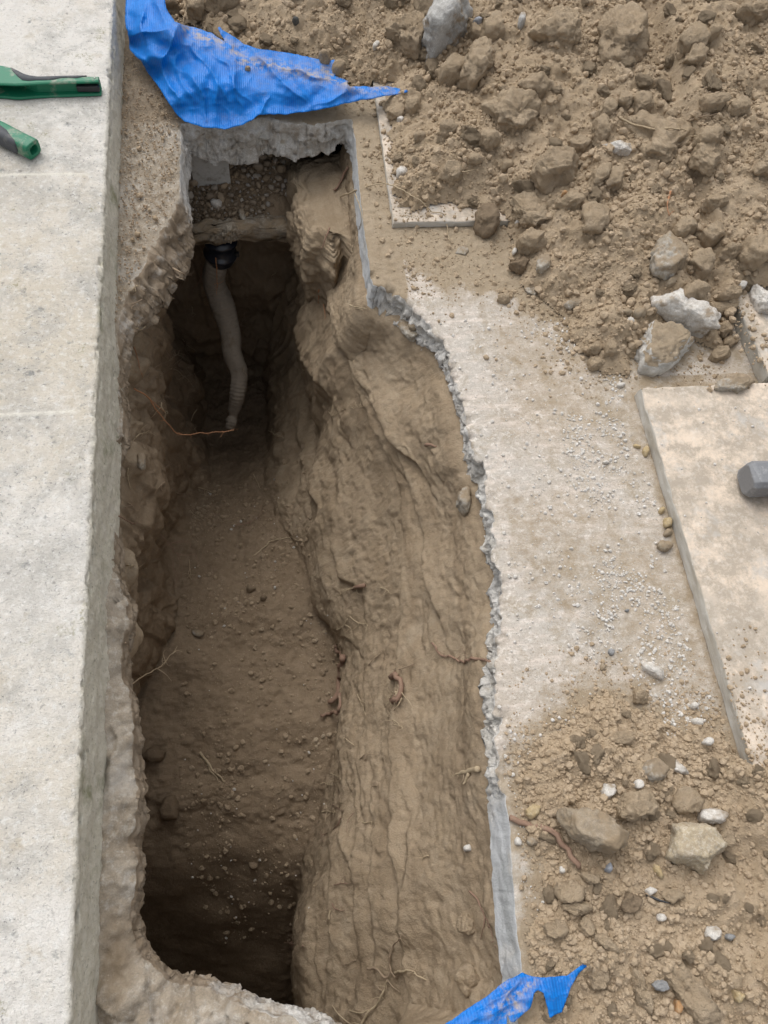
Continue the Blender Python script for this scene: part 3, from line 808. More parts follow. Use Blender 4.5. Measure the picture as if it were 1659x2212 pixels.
def build_trench():
    ys = np.arange(-.50, 1.80, .0038); n = len(ys)

    def ev(C): return np.stack([gsmooth(np.interp(ys, C[:, 1], C[:, 0]), 8), gsmooth(np.interp(ys, C[:, 1], C[:, 2]), 8)], -1)
    L, R = lipw[:, :2], None
    LL = np.array([at(p[0], p[1], 0)[:2] for p in LIP if p[0] < 420 and p[1] > 300]); LL = LL[np.argsort(LL[:, 1])]
    RR = np.array([at(p[0], p[1], 0)[:2] for p in LIP if p[0] > 740 and 280 < p[1] < 2430]); RR = RR[np.argsort(RR[:, 1])]
    lx = gsmooth(np.interp(ys, LL[:, 1], LL[:, 0]), 6); rx = gsmooth(np.interp(ys, RR[:, 1], RR[:, 0]), 6)
    one = np.ones(n)
    l1, l3, c4, c3, c2, c1 = map(ev, (C_L1, C_L3, C_C4, C_C3, C_C2, C_C1))
    l1[:, 0] = np.minimum(l1[:, 0], lx + .10)
    mid = .5 * (l1 + l3); mid[:, 0] -= .015 + .045 * smooth01((ys - .55) / .3)
    fl = .5 * (l3 + c4); fl[:, 1] -= .012
    c1[:, 0] = np.minimum(c1[:, 0], rx - .015)
    secs = [np.stack([lx - .07, one * -.060], -1), np.stack([lx - .045, -.12 * one], -1), l1, mid, l3, fl, c4, c3, c2, c1,
            np.stack([rx - .012, -.085 * one], -1), np.stack([rx + .03, -.035 * one], -1)]
    secs = np.stack(secs, 1)                             # n, 12, 2
    seg = np.array([.05, .24, .24, .24, .2, .2, .22, .30, .22, .14, .06])
    tt = np.r_[0, np.cumsum(seg)]; m = 500
    t = np.linspace(0, tt[-1], m)
    A = np.empty((n, m, 2))
    for j in range(len(seg)):
        s = (t >= tt[j]) & (t <= tt[j + 1] + 1e-9); f = ((t[s] - tt[j]) / seg[j])[None, :, None]
        A[:, s] = secs[:, j][:, None] * (1 - f) + secs[:, j + 1][:, None] * f
    A = np.stack([gsmooth(A[..., 0], 7, 1), gsmooth(A[..., 1], 7, 1)], -1)
    P = np.stack([A[..., 0], np.repeat(ys[:, None], m, 1), A[..., 1]], -1)
    du = np.gradient(P, axis=0); dv = np.gradient(P, axis=1)
    Nn = np.cross(dv, du); Nn /= np.linalg.norm(Nn, axis=-1)[..., None] + 1e-9
    mid_pt = np.array([0, .6, -.4])
    if np.mean(np.sum(Nn * (mid_pt - P), -1)) < 0: Nn = -Nn
    tf = np.repeat(t[None], n, 0)
    floor = smooth01((tf - tt[4] + .03) / .06) * smooth01((tt[6] - tf + .0) / .06)
    leftw = tf < tt[4]
    Q = P.reshape(-1, 3); q = Q.copy()
    w = np.stack([fbm(q * 4, 2, 201), fbm(q * 4, 2, 202), fbm(q * 4, 2, 203)], -1) * .028
    qw = q + w
    # spade cuts: upright grooves, and shelves that run along the trench
    def groove(n): return .5 - np.abs(n) ** .8
    a = perlin(qw * np.array([3, 8.5, 1.6]), 211); rib = terrace(a, 2.2, .16)
    a2 = perlin(qw * np.array([5, 24, 3]), 212); a3 = groove(perlin(qw * np.array([3, 11, 2]), 219))
    T0 = tf.ravel()
    w2_ = fbm(q * 7, 3, 240) * .9
    tq = np.stack([qw[:, 1] * 2.0, tf.ravel() * 7.5 + w2_, qw[:, 1] * 0], -1)
    b = perlin(tq, 213); shelf = terrace(b, 1.7, .12) * smooth01(perlin(q * 3.4, 241) * 1.6 + .62)
    pits = np.clip(fbm(q * 30, 3, 242) - .12, 0, 1); crumb = lumps(q[:, 1], T0 + .2 * q[:, 0], .014, 243, .25, .55, .7) + .7 * lumps(q[:, 1], T0, .007, 244, .25, .55, .7)
    spall = terrace(fbm(qw * np.array([6, 6, 4]), 4, 245, .6), 2.2, .10)
    b2 = groove(perlin(tq * np.array([1.5, 2.2, 1]) + 7, 220))
    T0 = tf.ravel()
    flake = flakes(qw[:, 1] + .3 * qw[:, 2], tf.ravel() + .15 * qw[:, 1], .052, 221)
    big = fbm(q * 3.2, 3, 215)
    lump = fbm(q * 11, 4, 216, .55)
    fineN = fbm(q * 60, 3, 217)
    rough_p = smooth01(perlin(q * 4.5, 222) * 1.8 + .3)
    T = tf.ravel(); FL = floor.ravel(); LW = leftw.ravel().astype(float)
    upper = smooth01((T - tt[8] + .02) / .06)             # top bench right
    low = (1 - FL) * (1 - LW) * (1 - upper)
    nearY = smooth01((.80 - q[:, 1]) / .35)
    d = FL * (.022 * big + (.012 * lump + .0032 * fineN + .004 * spall) * (.25 + .75 * smooth01((q[:, 1] - .02) / .15)))
    lumpL = lumps(q[:, 1] + w[:, 0], T * 1.1 + w[:, 1], .07, 224, .3, .6, .7)
    d += LW * (1 - FL) * (.045 * big + .030 * rib + (.55 * lumpL + .016 * lump * rough_p + .006 * flake) + .0018 * fineN)
    patch2 = smooth01(fbm(q * 5.5, 3, 246) * 2 + .05)
    far_ = 1 - smooth01((1.30 - q[:, 1]) / .35)
    b3 = groove(perlin(tq * np.array([1.6, 2.4, 1]) + 31, 249)); mid_ = (1 - far_) * smooth01(perlin(q * 5, 254) * 1.5 + .5)
    d += low * (.020 * big + .016 * far_ * rib + (.022 * far_ + .005) * a3 + .010 * far_ * groove(perlin(qw * np.array([4, 19, 2.2]), 248)) + .006 * nearY * shelf + .009 * mid_ * b3 + .002 * a2 * far_ + .003 * lump * (.3 + rough_p) + .55 * crumb * patch2 - .007 * pits + .005 * spall + .0022 * fineN)
    d += upper * (.018 * big + .008 * far_ * rib + .009 * far_ * a3 + .004 * shelf + .005 * mid_ * b3 + .003 * lump * (.3 + rough_p) + .45 * crumb * patch2 * smooth01((T - tt[9]) / .05) - .007 * pits + .004 * spall + .0022 * fineN)
    # folds and breaks of the dug face, each a real step in the soil
    wall = ((low + upper) > .3)
    cc = (Q[wall] - CAMP) @ ROT; vx = CW / 2 + CF * cc[:, 0] / cc[:, 2]; vy = CH / 2 + CF * cc[:, 1] / cc[:, 2]
    jq = Q[wall]; vx = vx + 8 * fbm(jq * 7, 3, 251)
    add = np.zeros(len(jq))
    for amp, wd, D, L in FOLDS:
        bd = np.full(len(jq), 1e9); bs = np.zeros(len(jq)); bt = np.zeros(len(jq)); nL = len(L) - 1
        for k in range(nL):
            (ax, ay), (bx, by) = L[k], L[k + 1]; ex, ey = bx - ax, by - ay; L2 = ex * ex + ey * ey
            t = np.clip(((vx - ax) * ex + (vy - ay) * ey) / L2, 0, 1); dd = np.hypot(vx - ax - t * ex, vy - ay - t * ey)
            sg = np.sign((vx - ax) * ey - (vy - ay) * ex); mk = dd < bd
            bd = np.where(mk, dd, bd); bs = np.where(mk, sg * dd, bs); bt = np.where(mk, (k + t) / nL, bt)
        fade = np.sin(np.pi * np.clip(bt, .03, .97)) ** .6
        add += amp * fade * (smooth01(bs / wd * .5 + .5) * np.exp(-np.clip(bs, 0, None) / D) - .30 * np.exp(-((bs + wd * .8) / (wd * 1.6)) ** 2)) * (np.abs(bs) < 6 * D)
    d[wall] += add
    # crease under the upper bench
    cz = T - tt[8] - .004 - .014 * perlin(q * np.array([0, 6, 0]), 218)
    d -= nearY * (.6 + .4 * perlin(q * 4, 247)) * (.020 * np.exp(-(cz / .009) ** 2) - .020 * smooth01(cz / .02) * smooth01((.09 - cz) / .07))
    edge = smooth01(T / .05) * smooth01((tt[-1] - T) / .06)
    lumpy = lumps(q[:, 0] + w[:, 0] * .05, q[:, 1], .022, 231, .2, .5, .35) + .8 * lumps(q[:, 0], q[:, 1] + w[:, 0] * .05, .011, 232, .2, .5, .5)
    d += FL * smooth01((q[:, 1] - .0) / .1) * lumpy * .9 * smooth01(perlin(q * 4, 233) * 1.8 + .35)
    Q = Q + Nn.reshape(-1, 3) * (d * edge)[:, None]
    damp_shade_v = np.clip(smooth01((T - tt[4] + .03) / .06) * smooth01((tt[6] + .10 - T) / .14) + .75 * LW * (1 - FL) * smooth01((T - .08) / .2), 0, 1)  # floor and left wall darkened: damp plus painted deep-trench shade
    o = link_mesh('trench', Q, grid_faces(n, m), M_TRENCH, attrs={'damp_shade': damp_shade_v}); kind(o, 'structure')
    # far and near end walls
    for nm, y0, sgn in (('trench_far_end', 1.80, -1), ('trench_near_end', -.42, 1)):
        xs, zs = np.arange(-.50, .48, .005), np.arange(-2.05, (-.30 if sgn < 0 else -.10), .005)
        X, Zz = np.meshgrid(xs, zs, indexing='ij'); p = np.stack([X.ravel(), np.full(X.size, y0), Zz.ravel()], -1)
        dd = .05 * fbm(p * 4, 3, 301) + .03 * terrace(perlin(p * np.array([12, 4, 3]), 302), 3, .2) + .012 * fbm(p * 15, 3, 303) + .002 * fbm(p * 70, 2, 304)
        p[:, 1] += sgn * dd
        o = link_mesh(nm, p, grid_faces(len(xs), len(zs)), M_TRENCH, attrs={'damp_shade': np.full(len(p), .75)}); kind(o, 'structure')  # end walls take the same painted shade in their colour


build_trench()


# ---------------------------------------------------------------- lumps cut to an outline
def ico(sub):
    bm = bmesh.new(); bmesh.ops.create_icosphere(bm, subdivisions=sub, radius=1)
    V = np.array([v.co[:] for v in bm.verts]); F = np.array([[v.index for v in f.verts] for f in bm.faces]); bm.free()
    return V, F


ICO = {k: ico(k) for k in (1, 2, 3, 4, 5, 6)}


def rock_verts(plan, h, sub, seed, facet=.12, rough=.05, flat=.62):
    """plan: outline (n,2) about its centre; h: half height -> vertices"""
    D, F = ICO[sub]
    th = np.arctan2(D[:, 1], D[:, 0]); P = np.asarray(plan); Q = np.roll(P, -1, 0)
    R = np.zeros(len(D)); c, s = np.cos(th), np.sin(th)
    for a, b in zip(P, Q):
        e = b - a; den = c * e[1] - s * e[0]; den = np.where(np.abs(den) < 1e-12, 1e-12, den)
        r = (a[0] * e[1] - a[1] * e[0]) / den; u = (a[0] * s - a[1] * c) / den
        ok = (r > 0) & (u >= -1e-6) & (u <= 1 + 1e-6); R = np.where(ok, np.maximum(R, r), R)
    cp = np.hypot(D[:, 0], D[:, 1]); sz = D[:, 2]
    V = np.stack([c * R * cp ** flat, s * R * cp ** flat, h * np.sign(sz) * np.abs(sz) ** .8], -1)
    size = float(np.mean(np.hypot(P[:, 0], P[:, 1])))
    off = RNG_OFF(seed)
    n = D + 0
    u = V / size + off
    g = np.random.default_rng(seed + 3); K = 11; pn = g.normal(size=(K, 3)); pn /= np.linalg.norm(pn, axis=1)[:, None]
    E = D @ pn.T; cut = np.where(E > .15, g.uniform(.74, 1.02, K)[None] / np.maximum(E, .15), 9.).min(1)
    V = V * np.clip(1 + (np.minimum(cut, 1.06) - 1) * min(1.9, facet * 7), .5, 1.1)[:, None]
    f = terrace(fbm(u * 1.6, 3, seed), 3, .25) * facet * .55 + fbm(u * 3.2, 4, seed + 5, .62) * rough * 1.15 + np.abs(fbm(u * 9, 3, seed + 9)) * rough * .7
    V = V + n * (f * size)[:, None]
    return V, F


def RNG_OFF(seed):
    return np.random.default_rng(seed).uniform(-50, 50, 3)


def ell_poly(cx, cy, rx, ry, rot=0, n=11, seed=0, jag=.16):
    r = np.random.default_rng(seed); a = (np.arange(n) + r.uniform(-.3, .3, n)) / n * 2 * math.pi
    k = 1 + r.uniform(-jag, jag, n); ct, st_ = math.cos(rot), math.sin(rot)
    return [(cx + (rx * math.cos(t) * q) * ct - (ry * math.sin(t) * q) * st_, cy + (rx * math.cos(t) * q) * st_ + (ry * math.sin(t) * q) * ct) for t, q in zip(a, k)]


DG = None
HITOBJ = ['']


def refresh():
    global DG
    bpy.context.view_layer.update(); DG = bpy.context.evaluated_depsgraph_get()


def hit(px, py):
    d = ROT @ np.array([px - CW / 2, py - CH / 2, CF]); d /= np.linalg.norm(d)
    ok, loc, nrm, *_ = S.ray_cast(DG, Vector(CAMP), Vector(d))
    HITOBJ[0] = _[1].name if ok else ''
    return (np.array(loc), np.array(nrm)) if ok else (at(px, py, 0), np.array([0, 0, 1.]))


def drop(x, y, z0=.6):
    ok, loc, nrm, *_ = S.ray_cast(DG, Vector((x, y, z0)), Vector((0, 0, -1)))
    return (np.array(loc), np.array(nrm)) if ok else (np.array([x, y, 0]), np.array([0, 0, 1.]))


_seed = [1000]


def rock(name, label, cat, poly, mat, h=None, group=None, sink=.35, facet=.14, rough=.075, sub=None, shrink=.93):
    _seed[0] += 7
    P = np.array(poly, float); c = P.mean(0)
    base, _n = hit(*c)
    W = np.array([at(x, y, base[2]) for x, y in P])[:, :2]
    wc = W.mean(0); ext = np.ptp(W, 0)
    W = (W - wc) * shrink
    size = float(np.mean(np.hypot(W[:, 0], W[:, 1])))
    if h is None: h = size * .62
    W[:, 1] *= max(.55, 1 - .45 * h / (ext[1] * .5 + 1e-6) * min(1, max(0, (1869 - c[1]) / 1600)))
    pxs = float(np.ptp(P, 0).max())
    sub = sub or (5 if pxs > 75 else 4 if pxs > 34 else 3)
    V, F = rock_verts(W, h, sub, _seed[0], facet, rough)
    o = link_mesh(name, V, F, mat)
    o.location = (base[0] if abs(base[0] - wc[0]) > .05 else wc[0], wc[1] if abs(base[1] - wc[1]) < .06 else base[1], base[2] + h * (1 - 2 * sink))
    return tag(o, label, cat, group)


# ---------------------------------------------------------------- raised paving slabs
def slab(name, label, x0, x1, y0, y1, z0, z1, skew=0., seed=0, chip=.004):
    side = np.linspace(z0, z1 - .004, 8)
    def axis(a, b):
        inner = np.arange(a + .0045, b - .0045, .0055)
        pre = [a] * len(side) + [a + .0004, a + .0016]; post = [b - .0016, b - .0004] + [b] * len(side)
        return np.r_[pre, inner, post]
    xs, ys = axis(x0, x1), axis(y0, y1); n, m = len(xs), len(ys)
    zp = np.r_[side, z1 - .0016, z1 - .0004]
    i = np.minimum(np.arange(n), n - 1 - np.arange(n)); j = np.minimum(np.arange(m), m - 1 - np.arange(m))
    k = np.minimum(i[:, None], j[None])
    Z = np.where(k < len(zp), zp[np.minimum(k, len(zp) - 1)], z1)
    X = np.repeat(xs[:, None], m, 1); Y = np.repeat(ys[None], n, 0)
    p = np.stack([X, Y, Z], -1).reshape(-1, 3)
    ed = np.minimum.reduce([p[:, 0] - x0, x1 - p[:, 0], p[:, 1] - y0, y1 - p[:, 1]])
    top = (k >= len(side)).ravel()
    ch = np.clip(fbm(p * 26, 3, 400 + seed) - .12, 0, 1) * np.exp(-ed / .006) * top
    dz = np.where(top, .0009 * fbm(p * 30, 3, 401 + seed) + .0005 * fbm(p * 120, 2, 402), 0) - ch * chip * 2
    q = p.copy(); q[:, 2] += dz
    sidev = (~top) | (ed < .001)
    nz = .0016 * fbm(p * np.array([30, 30, 60]), 3, 403 + seed)
    q[:, 0] += np.where(sidev & (p[:, 0] - x0 < .001), nz + ch * chip, 0); q[:, 1] += np.where(sidev & (p[:, 1] - y0 < .001), nz + ch * chip, 0)
    q[:, 1] -= np.where(sidev & (y1 - p[:, 1] < .001), nz + ch * chip, 0)
    q[:, 0] += skew * (q[:, 1] - y1)
    o = link_mesh(name, q, grid_faces(n, m), M_SLAB)
    return tag(o, label, 'paving slab')


slab('paving_slab', 'buff concrete paving slab under the spoil with its corner showing beside the trench', T1X, 1.55, T1Y, 2.5, .001, .017, .004, 1)
slab('paving_slab', 'long buff concrete paving slab at right edge with the steel tool head on it', T2X, 2.3, -.62, T2Y, .001, .036, -.010, 2)
slab('paving_slab', 'small exposed corner of paving slab behind the broken concrete chunks at right', T3[0], 2.3, T3[1], 1.7, .001, .042, -.06, 3)


# ---------------------------------------------------------------- far end of the trench: gravel bed, crumbly ledge, soil bank
def far_end():
    xs = np.arange(-.30, .16, .004); ys = np.arange(1.63, 2.02, .004)
    X, Y = np.meshgrid(xs, ys, indexing='ij'); x, y = X.ravel(), Y.ravel()
    p = np.stack([x, y, x * 0], -1)
    z = -.285 + .62 * (y - 1.64) - .05 * smooth01((x - .02) / .1) + .012 * fbm(p * 12, 3, 501) + .5 * lumps(x, y, .012, 502) + .002 * fbm(p * 80, 2, 503)
    o = link_mesh('gravel_bed', np.stack([x, y, z], -1), grid_faces(len(xs), len(ys)), M_TRENCH, attrs={'damp_shade': np.full(len(x), .9)}); kind(o, 'structure')

    def lump(name, poly, zt, zb, mat, seed, facet=.10, rough=.07, flat=.45, sub=6):
        W = np.array([at(a, b, zt) for a, b in poly])[:, :2]; c = W.mean(0)
        V, F = rock_verts(W - c, (zt - zb) / 2, sub, seed, facet, rough, flat)
        o = link_mesh(name, V, F, mat); o.location = (c[0], c[1], (zt + zb) / 2); return o
    a = lump('soil_ledge', [(360, 500), (390, 478), (440, 470), (500, 464), (560, 462), (612, 462), (645, 480), (622, 497), (560, 497), (500, 500), (430, 508), (380, 514)], -.250, -.288, M_LEDGE, 5, .10, .10)
    tag(a, 'pale crumbly mortar ledge under the pebbles and above the black pipe collar', 'ledge')
    b = lump('soil_bank', [(618, 345), (650, 322), (700, 316), (770, 300), (850, 330), (870, 560), (790, 580), (745, 520), (725, 560), (690, 530), (655, 520), (640, 470), (622, 430), (640, 398), (616, 375)], -.150, -.42, M_TRENCH, 21, .025, .085, .24)
    kind(b, 'structure')


M_LEDGE = make_stone('crumbly_mortar', (.31, .265, .205), (.24, .19, .135), (.40, .36, .30), 1, .9, .45)
far_end()


def add_box(bm, c, s, rot=None):
    r = bmesh.ops.create_cube(bm, size=1); vs = r['verts']
    for v in vs: v.co = Vector((v.co.x * s[0], v.co.y * s[1], v.co.z * s[2]))
    if rot: bmesh.ops.rotate(bm, verts=vs, cent=(0, 0, 0), matrix=rot)
    for v in vs: v.co += Vector(c)
    return vs


def bevel_all(bm, w, seg=2):
    bmesh.ops.bevel(bm, geom=list(bm.edges), offset=w, segments=seg, affect='EDGES', profile=.6)


def board():
    a, b = at(412, 380, -.17), at(494, 380, -.17)
    bm = bmesh.new(); y = 1.765
    add_box(bm, ((a[0] + b[0]) / 2, y, -.175), (b[0] - a[0], .012, .16)); bevel_all(bm, .0015)
    o = bm_obj('board', bm, M_BOARD); tag(o, 'pale upright board end standing in the pebbles under the broken slab', 'board')
    for v in o.data.vertices: v.co.x += .004 * math.sin(v.co.z * 40)


board()


def tube_verts(C, R, seg=10, twist=0, squash=None):
    C = np.asarray(C, float); n = len(C)
    T = np.gradient(C, axis=0); T /= np.linalg.norm(T, axis=1)[:, None] + 1e-12
    up = np.array([.3, .2, 1.]); U = np.zeros_like(C)
    u = np.cross(T[0], up); u /= np.linalg.norm(u)
    for i in range(n):
        u = u - T[i] * np.dot(u, T[i]); u /= np.linalg.norm(u) + 1e-12; U[i] = u
    W = np.cross(T, U)
    a = np.linspace(0, 2 * math.pi, seg, endpoint=False)
    R = np.asarray(R)
    if R.ndim == 1: R = np.repeat(R[:, None], seg, 1)
    V = C[:, None] + R[..., None] * (np.cos(a)[None, :, None] * U[:, None] + np.sin(a)[None, :, None] * W[:, None])
    F = []
    for i in range(n - 1):
        for k in range(seg):
            F.append((i * seg + k, i * seg + (k + 1) % seg, (i + 1) * seg + (k + 1) % seg, (i + 1) * seg + k))
    V = V.reshape(-1, 3)
    F.append(tuple(range(seg))[::-1]); F.append(tuple(range((n - 1) * seg, n * seg)))
    return V, F


def spline(P, step):
    P = np.asarray(P, float)
    if len(P) < 3: P = np.array([P[0], (P[0] + P[-1]) / 2, P[-1]])
    Q = np.vstack([2 * P[0] - P[1], P, 2 * P[-1] - P[-2]]); out = []
    for i in range(1, len(Q) - 2):
        k = max(2, int(np.linalg.norm(Q[i + 1] - Q[i]) / step))
        for t in np.arange(k) / k:
            a, b, c, d = Q[i - 1], Q[i], Q[i + 1], Q[i + 2]
            out.append(.5 * ((2 * b) + (-a + c) * t + (2 * a - 5 * b + 4 * c - d) * t * t + (-a + 3 * b - 3 * c + d) * t ** 3))
    out.append(P[-1]); return np.array(out)


def drain():
    px = [(476, 552, -.385, 23), (466, 578, -.42, 22), (463, 612, -.48, 22.5), (484, 670, -.55, 24), (497, 720, -.60, 21), (502, 765, -.64, 21), (516, 806, -.68, 17.5), (513, 850, -.72, 16), (506, 882, -.77, 13), (504, 897, -.79, 9), (500, 910, -.80, 12), (496, 926, -.815, 7)]
    pts = np.array([at(x, y, z) for x, y, z, r in px])
    rr = np.array([r * np.linalg.norm(p - CAMP) / 1661 for (x, y, z, r), p in zip(px, pts)])
    base = empty('drain_pipe', pts[0], 'black drain pipe collar with a dusty ribbed hose hanging into the trench', 'drain pipe')
    C = spline(np.c_[pts, rr], .0016); R = C[:, 3]; C = C[:, :3]
    s = np.r_[0, np.cumsum(np.linalg.norm(np.diff(C, axis=0), axis=1))]; tot = s[-1]
    seg = 36; a = np.linspace(0, 2 * math.pi, seg, endpoint=False)
    rib = .026 * np.sin(s / .0105 * 2 * math.pi) * (np.exp(-s / .12) + .25 + 1.1 * smooth01((s / tot - .66) / .12))
    Rm = R[:, None] * (1 + rib[:, None])
    q = np.stack([np.repeat(s[:, None], seg, 1) * 14, np.cos(a)[None] * 1.4 + s[:, None] * 0, np.sin(a)[None] * 1.4 + s[:, None] * 0], -1)
    tear = smooth01((s / tot - .90) / .08)[:, None]
    Rm = Rm * (1 + .11 * fbm(q, 3, 601) + .02 * fbm(q * 5, 2, 602) + tear * .35 * fbm(q * 3, 3, 603))
    V, F = tube_verts(C, Rm, seg)
    h = link_mesh('hose', V - pts[0], F, M_HOSE, base)
    ax = pts[0] - pts[2]; ax /= np.linalg.norm(ax); ax = np.array([.10, .12, 1.]); ax /= np.linalg.norm(ax)
    c0 = pts[0] - ax * .022
    prof = [(0, .001), (0, .0365), (.006, .040), (.020, .041), (.024, .048), (.034, .049), (.037, .043), (.07, .043), (.074, .049), (.084, .049), (.085, .044), (.088, .044), (.088, .001)]
    Cc = np.array([c0 + ax * t for t, r in prof]); V, F = tube_verts(Cc + np.arange(len(prof))[:, None] * ax * 1e-5, np.array([r for t, r in prof]), 40)
    link_mesh('collar', V - pts[0], F, M_NAVY, base)
    # bracket lug on the side of the collar
    bm = bmesh.new(); add_box(bm, Vector(c0 + ax * .03 - pts[0] + np.array([.048, -.005, .0])), (.014, .010, .016)); bevel_all(bm, .002)
    bm_obj('lug', bm, M_BLACK, base)


drain()


# ---------------------------------------------------------------- tarpaulins
def idw(px, py, ctrl, pw=3.):
    num = 0; den = 0
    for x, y, z in ctrl:
        w = 1 / (np.hypot(px - x, py - y) + 6) ** pw; num = num + w * z; den = den + w
    return num / den


def tarp(name, label, outline, ctrl, folds, step, dustline=None, seed=0, clear=.004):
    O = np.array(outline, float)
    d = []
    for i in range(len(O)):
        a, b = O[i], O[(i + 1) % len(O)]; k = max(1, int(np.hypot(*(b - a)) / (step * .8)))
        d += [a + (b - a) * j / k for j in range(k)]
    O = np.array(d); w = np.c_[O, np.zeros(len(O))]
    O = O + np.stack([fbm(w * .03, 3, 700 + seed), fbm(w * .03, 3, 701 + seed)], -1) * 2.6
    xs = np.arange(O[:, 0].min() - step, O[:, 0].max() + step, step); ys = np.arange(O[:, 1].min() - step, O[:, 1].max() + step, step)
    X, Y = np.meshgrid(xs, ys, indexing='ij'); x, y = X.ravel(), Y.ravel()
    sdv, nx, ny, bi = poly_sd(x, y, O)
    F = grid_faces(len(xs), len(ys)); F = F[(sdv < 0)[F].all(1)]
    be = np.unique(boundary_edges(F)); u0, v0 = x.copy(), y.copy()
    x[be] = nx[be]; y[be] = ny[be]
    z = idw(x, y, ctrl)
    p = np.stack([x, y, x * 0], -1)
    wx = x + 14 * fbm(p * .012, 2, 710 + seed); wy = y + 14 * fbm(p * .012, 2, 711 + seed)
    for (ax, ay, bx, by, amp, wd) in folds:
        ex, ey = bx - ax, by - ay; L2 = ex * ex + ey * ey
        t = np.clip(((wx - ax) * ex + (wy - ay) * ey) / L2, 0, 1)
        sdist = ((wx - ax) * ey - (wy - ay) * ex) / math.sqrt(L2)
        endd = np.hypot(wx - ax - t * ex, wy - ay - t * ey)
        g = np.exp(-np.abs(endd) / wd) * (.35 + .65 * np.sin(math.pi * np.clip(t, .04, .96)))
        z = z + .62 * amp * g
    cr = np.abs(fbm(p * .016, 3, 720 + seed)); z = z + .006 * (.35 - cr) + .0008 * (.3 - np.abs(fbm(p * .05, 2, 721 + seed)))
    P = atv(x, y, z)
    # keep the sheet above what it lies on
    for rep in range(2):
        hh, _ = heap_h(P[:, 0], P[:, 1], False)
        low = np.maximum(hh, np.where(P[:, 0] < kerb_x(P[:, 1]) + .004, .1, -1)) + clear
        z = np.maximum(z, low); P = atv(x, y, z)
    dust = np.zeros_like(x)
    if dustline:
        dd = np.full(x.shape, 1e9)
        for (ax, ay), (bx, by) in zip(dustline[:-1], dustline[1:]):
            ex, ey = bx - ax, by - ay; t = np.clip(((x - ax) * ex + (y - ay) * ey) / (ex * ex + ey * ey), 0, 1)
            dd = np.minimum(dd, np.hypot(x - ax - t * ex, y - ay - t * ey))
        dust = np.exp(-dd / 13) * .9
    V, F, u, v, dust = compact(P, F[:, ::-1], P[:, 0].copy(), P[:, 1].copy(), dust)
    o = link_mesh(name, V, F, M_TARP, attrs={'dust': dust})
    uv = o.data.uv_layers.new(name='weave'); li = np.empty(len(o.data.loops), np.int32); o.data.loops.foreach_get('vertex_index', li)
    uv.data.foreach_set('uv', np.stack([u, v], -1)[li].astype(np.float32).ravel())
    so = o.modifiers.new('thick', 'SOLIDIFY'); so.thickness = .0009; so.offset = -1
    return tag(o, label, 'tarpaulin')


def tz(x, y): return (x * .3968 + 246.9, y * .3968)


def tzl(L): return [tz(*q[:2]) + tuple(q[2:]) for q in L]


tarp('tarpaulin', 'creased blue tarpaulin between the concrete path and the soil heap, over the trench end',
     tzl([(62, -60), (58, 100), (85, 270), (140, 330), (200, 415), (300, 565), (340, 620), (380, 662), (480, 690), (600, 703), (700, 680), (790, 627), (950, 620), (1100, 600), (1300, 555), (1450, 525), (1592, 502), (1602, 494), (1480, 470), (1390, 474), (1285, 468),
          (1262, 448), (1276, 438), (1200, 412), (1238, 390), (1222, 350), (1205, 326), (1165, 332), (1110, 322), (960, 292), (860, 275), (780, 266), (700, 236), (640, 190), (590, 160), (560, 126), (566, 160), (606, 226), (530, 182), (450, 152), (380, 140), (330, 122), (312, 90), (290, 50), (258, -60)]),
     tzl([(62, 0, .075), (60, 100, .07), (85, 270, .035), (200, 415, .022), (380, 660, .018), (480, 690, .02), (600, 700, .018), (700, 680, .02), (790, 627, .03), (950, 620, .03), (1100, 600, .034), (1300, 555, .040), (1590, 500, .05),
          (300, 180, .12), (250, 280, .085), (320, 110, .12), (270, 0, .12), (170, 60, .10), (450, 150, .09), (560, 130, .095), (620, 200, .085), (700, 235, .075), (850, 280, .07), (960, 290, .07), (1110, 330, .07), (1240, 400, .065), (1270, 440, .06), (1400, 475, .056), (600, 400, .065), (800, 450, .06), (450, 400, .08), (330, 450, .05), (1000, 480, .055)]),
     [tuple(np.r_[tz(a, b), tz(c, d)]) + (e, f) for a, b, c, d, e, f in [
         (430, 240, 640, 560, .026, 12), (520, 240, 770, 600, .020, 13), (640, 330, 700, 640, .018, 10), (300, 200, 440, 640, .022, 13), (250, 300, 360, 600, .018, 9), (350, 130, 260, 300, .030, 10),
         (120, 180, 330, 170, .026, 9), (150, 20, 180, 260, .026, 9), (230, 20, 300, 170, .022, 9), (760, 290, 1060, 590, .018, 10), (940, 400, 1050, 560, .014, 8), (1080, 590, 1250, 480, .016, 10), (850, 360, 1270, 450, .015, 8),
         (650, 240, 900, 330, .014, 9), (560, 380, 560, 640, .012, 10), (430, 420, 520, 660, .016, 9), (800, 620, 860, 540, .016, 8), (100, 260, 230, 420, .014, 9)]],
     2.2, [tz(*q) for q in [(380, 150), (470, 200), (620, 240), (700, 330), (860, 350), (1000, 390), (1240, 440), (1130, 370), (1290, 470), (1500, 480)]], 1)


def tb(x, y): return (829.5 + x * .5, 1608.5 + y * .5)


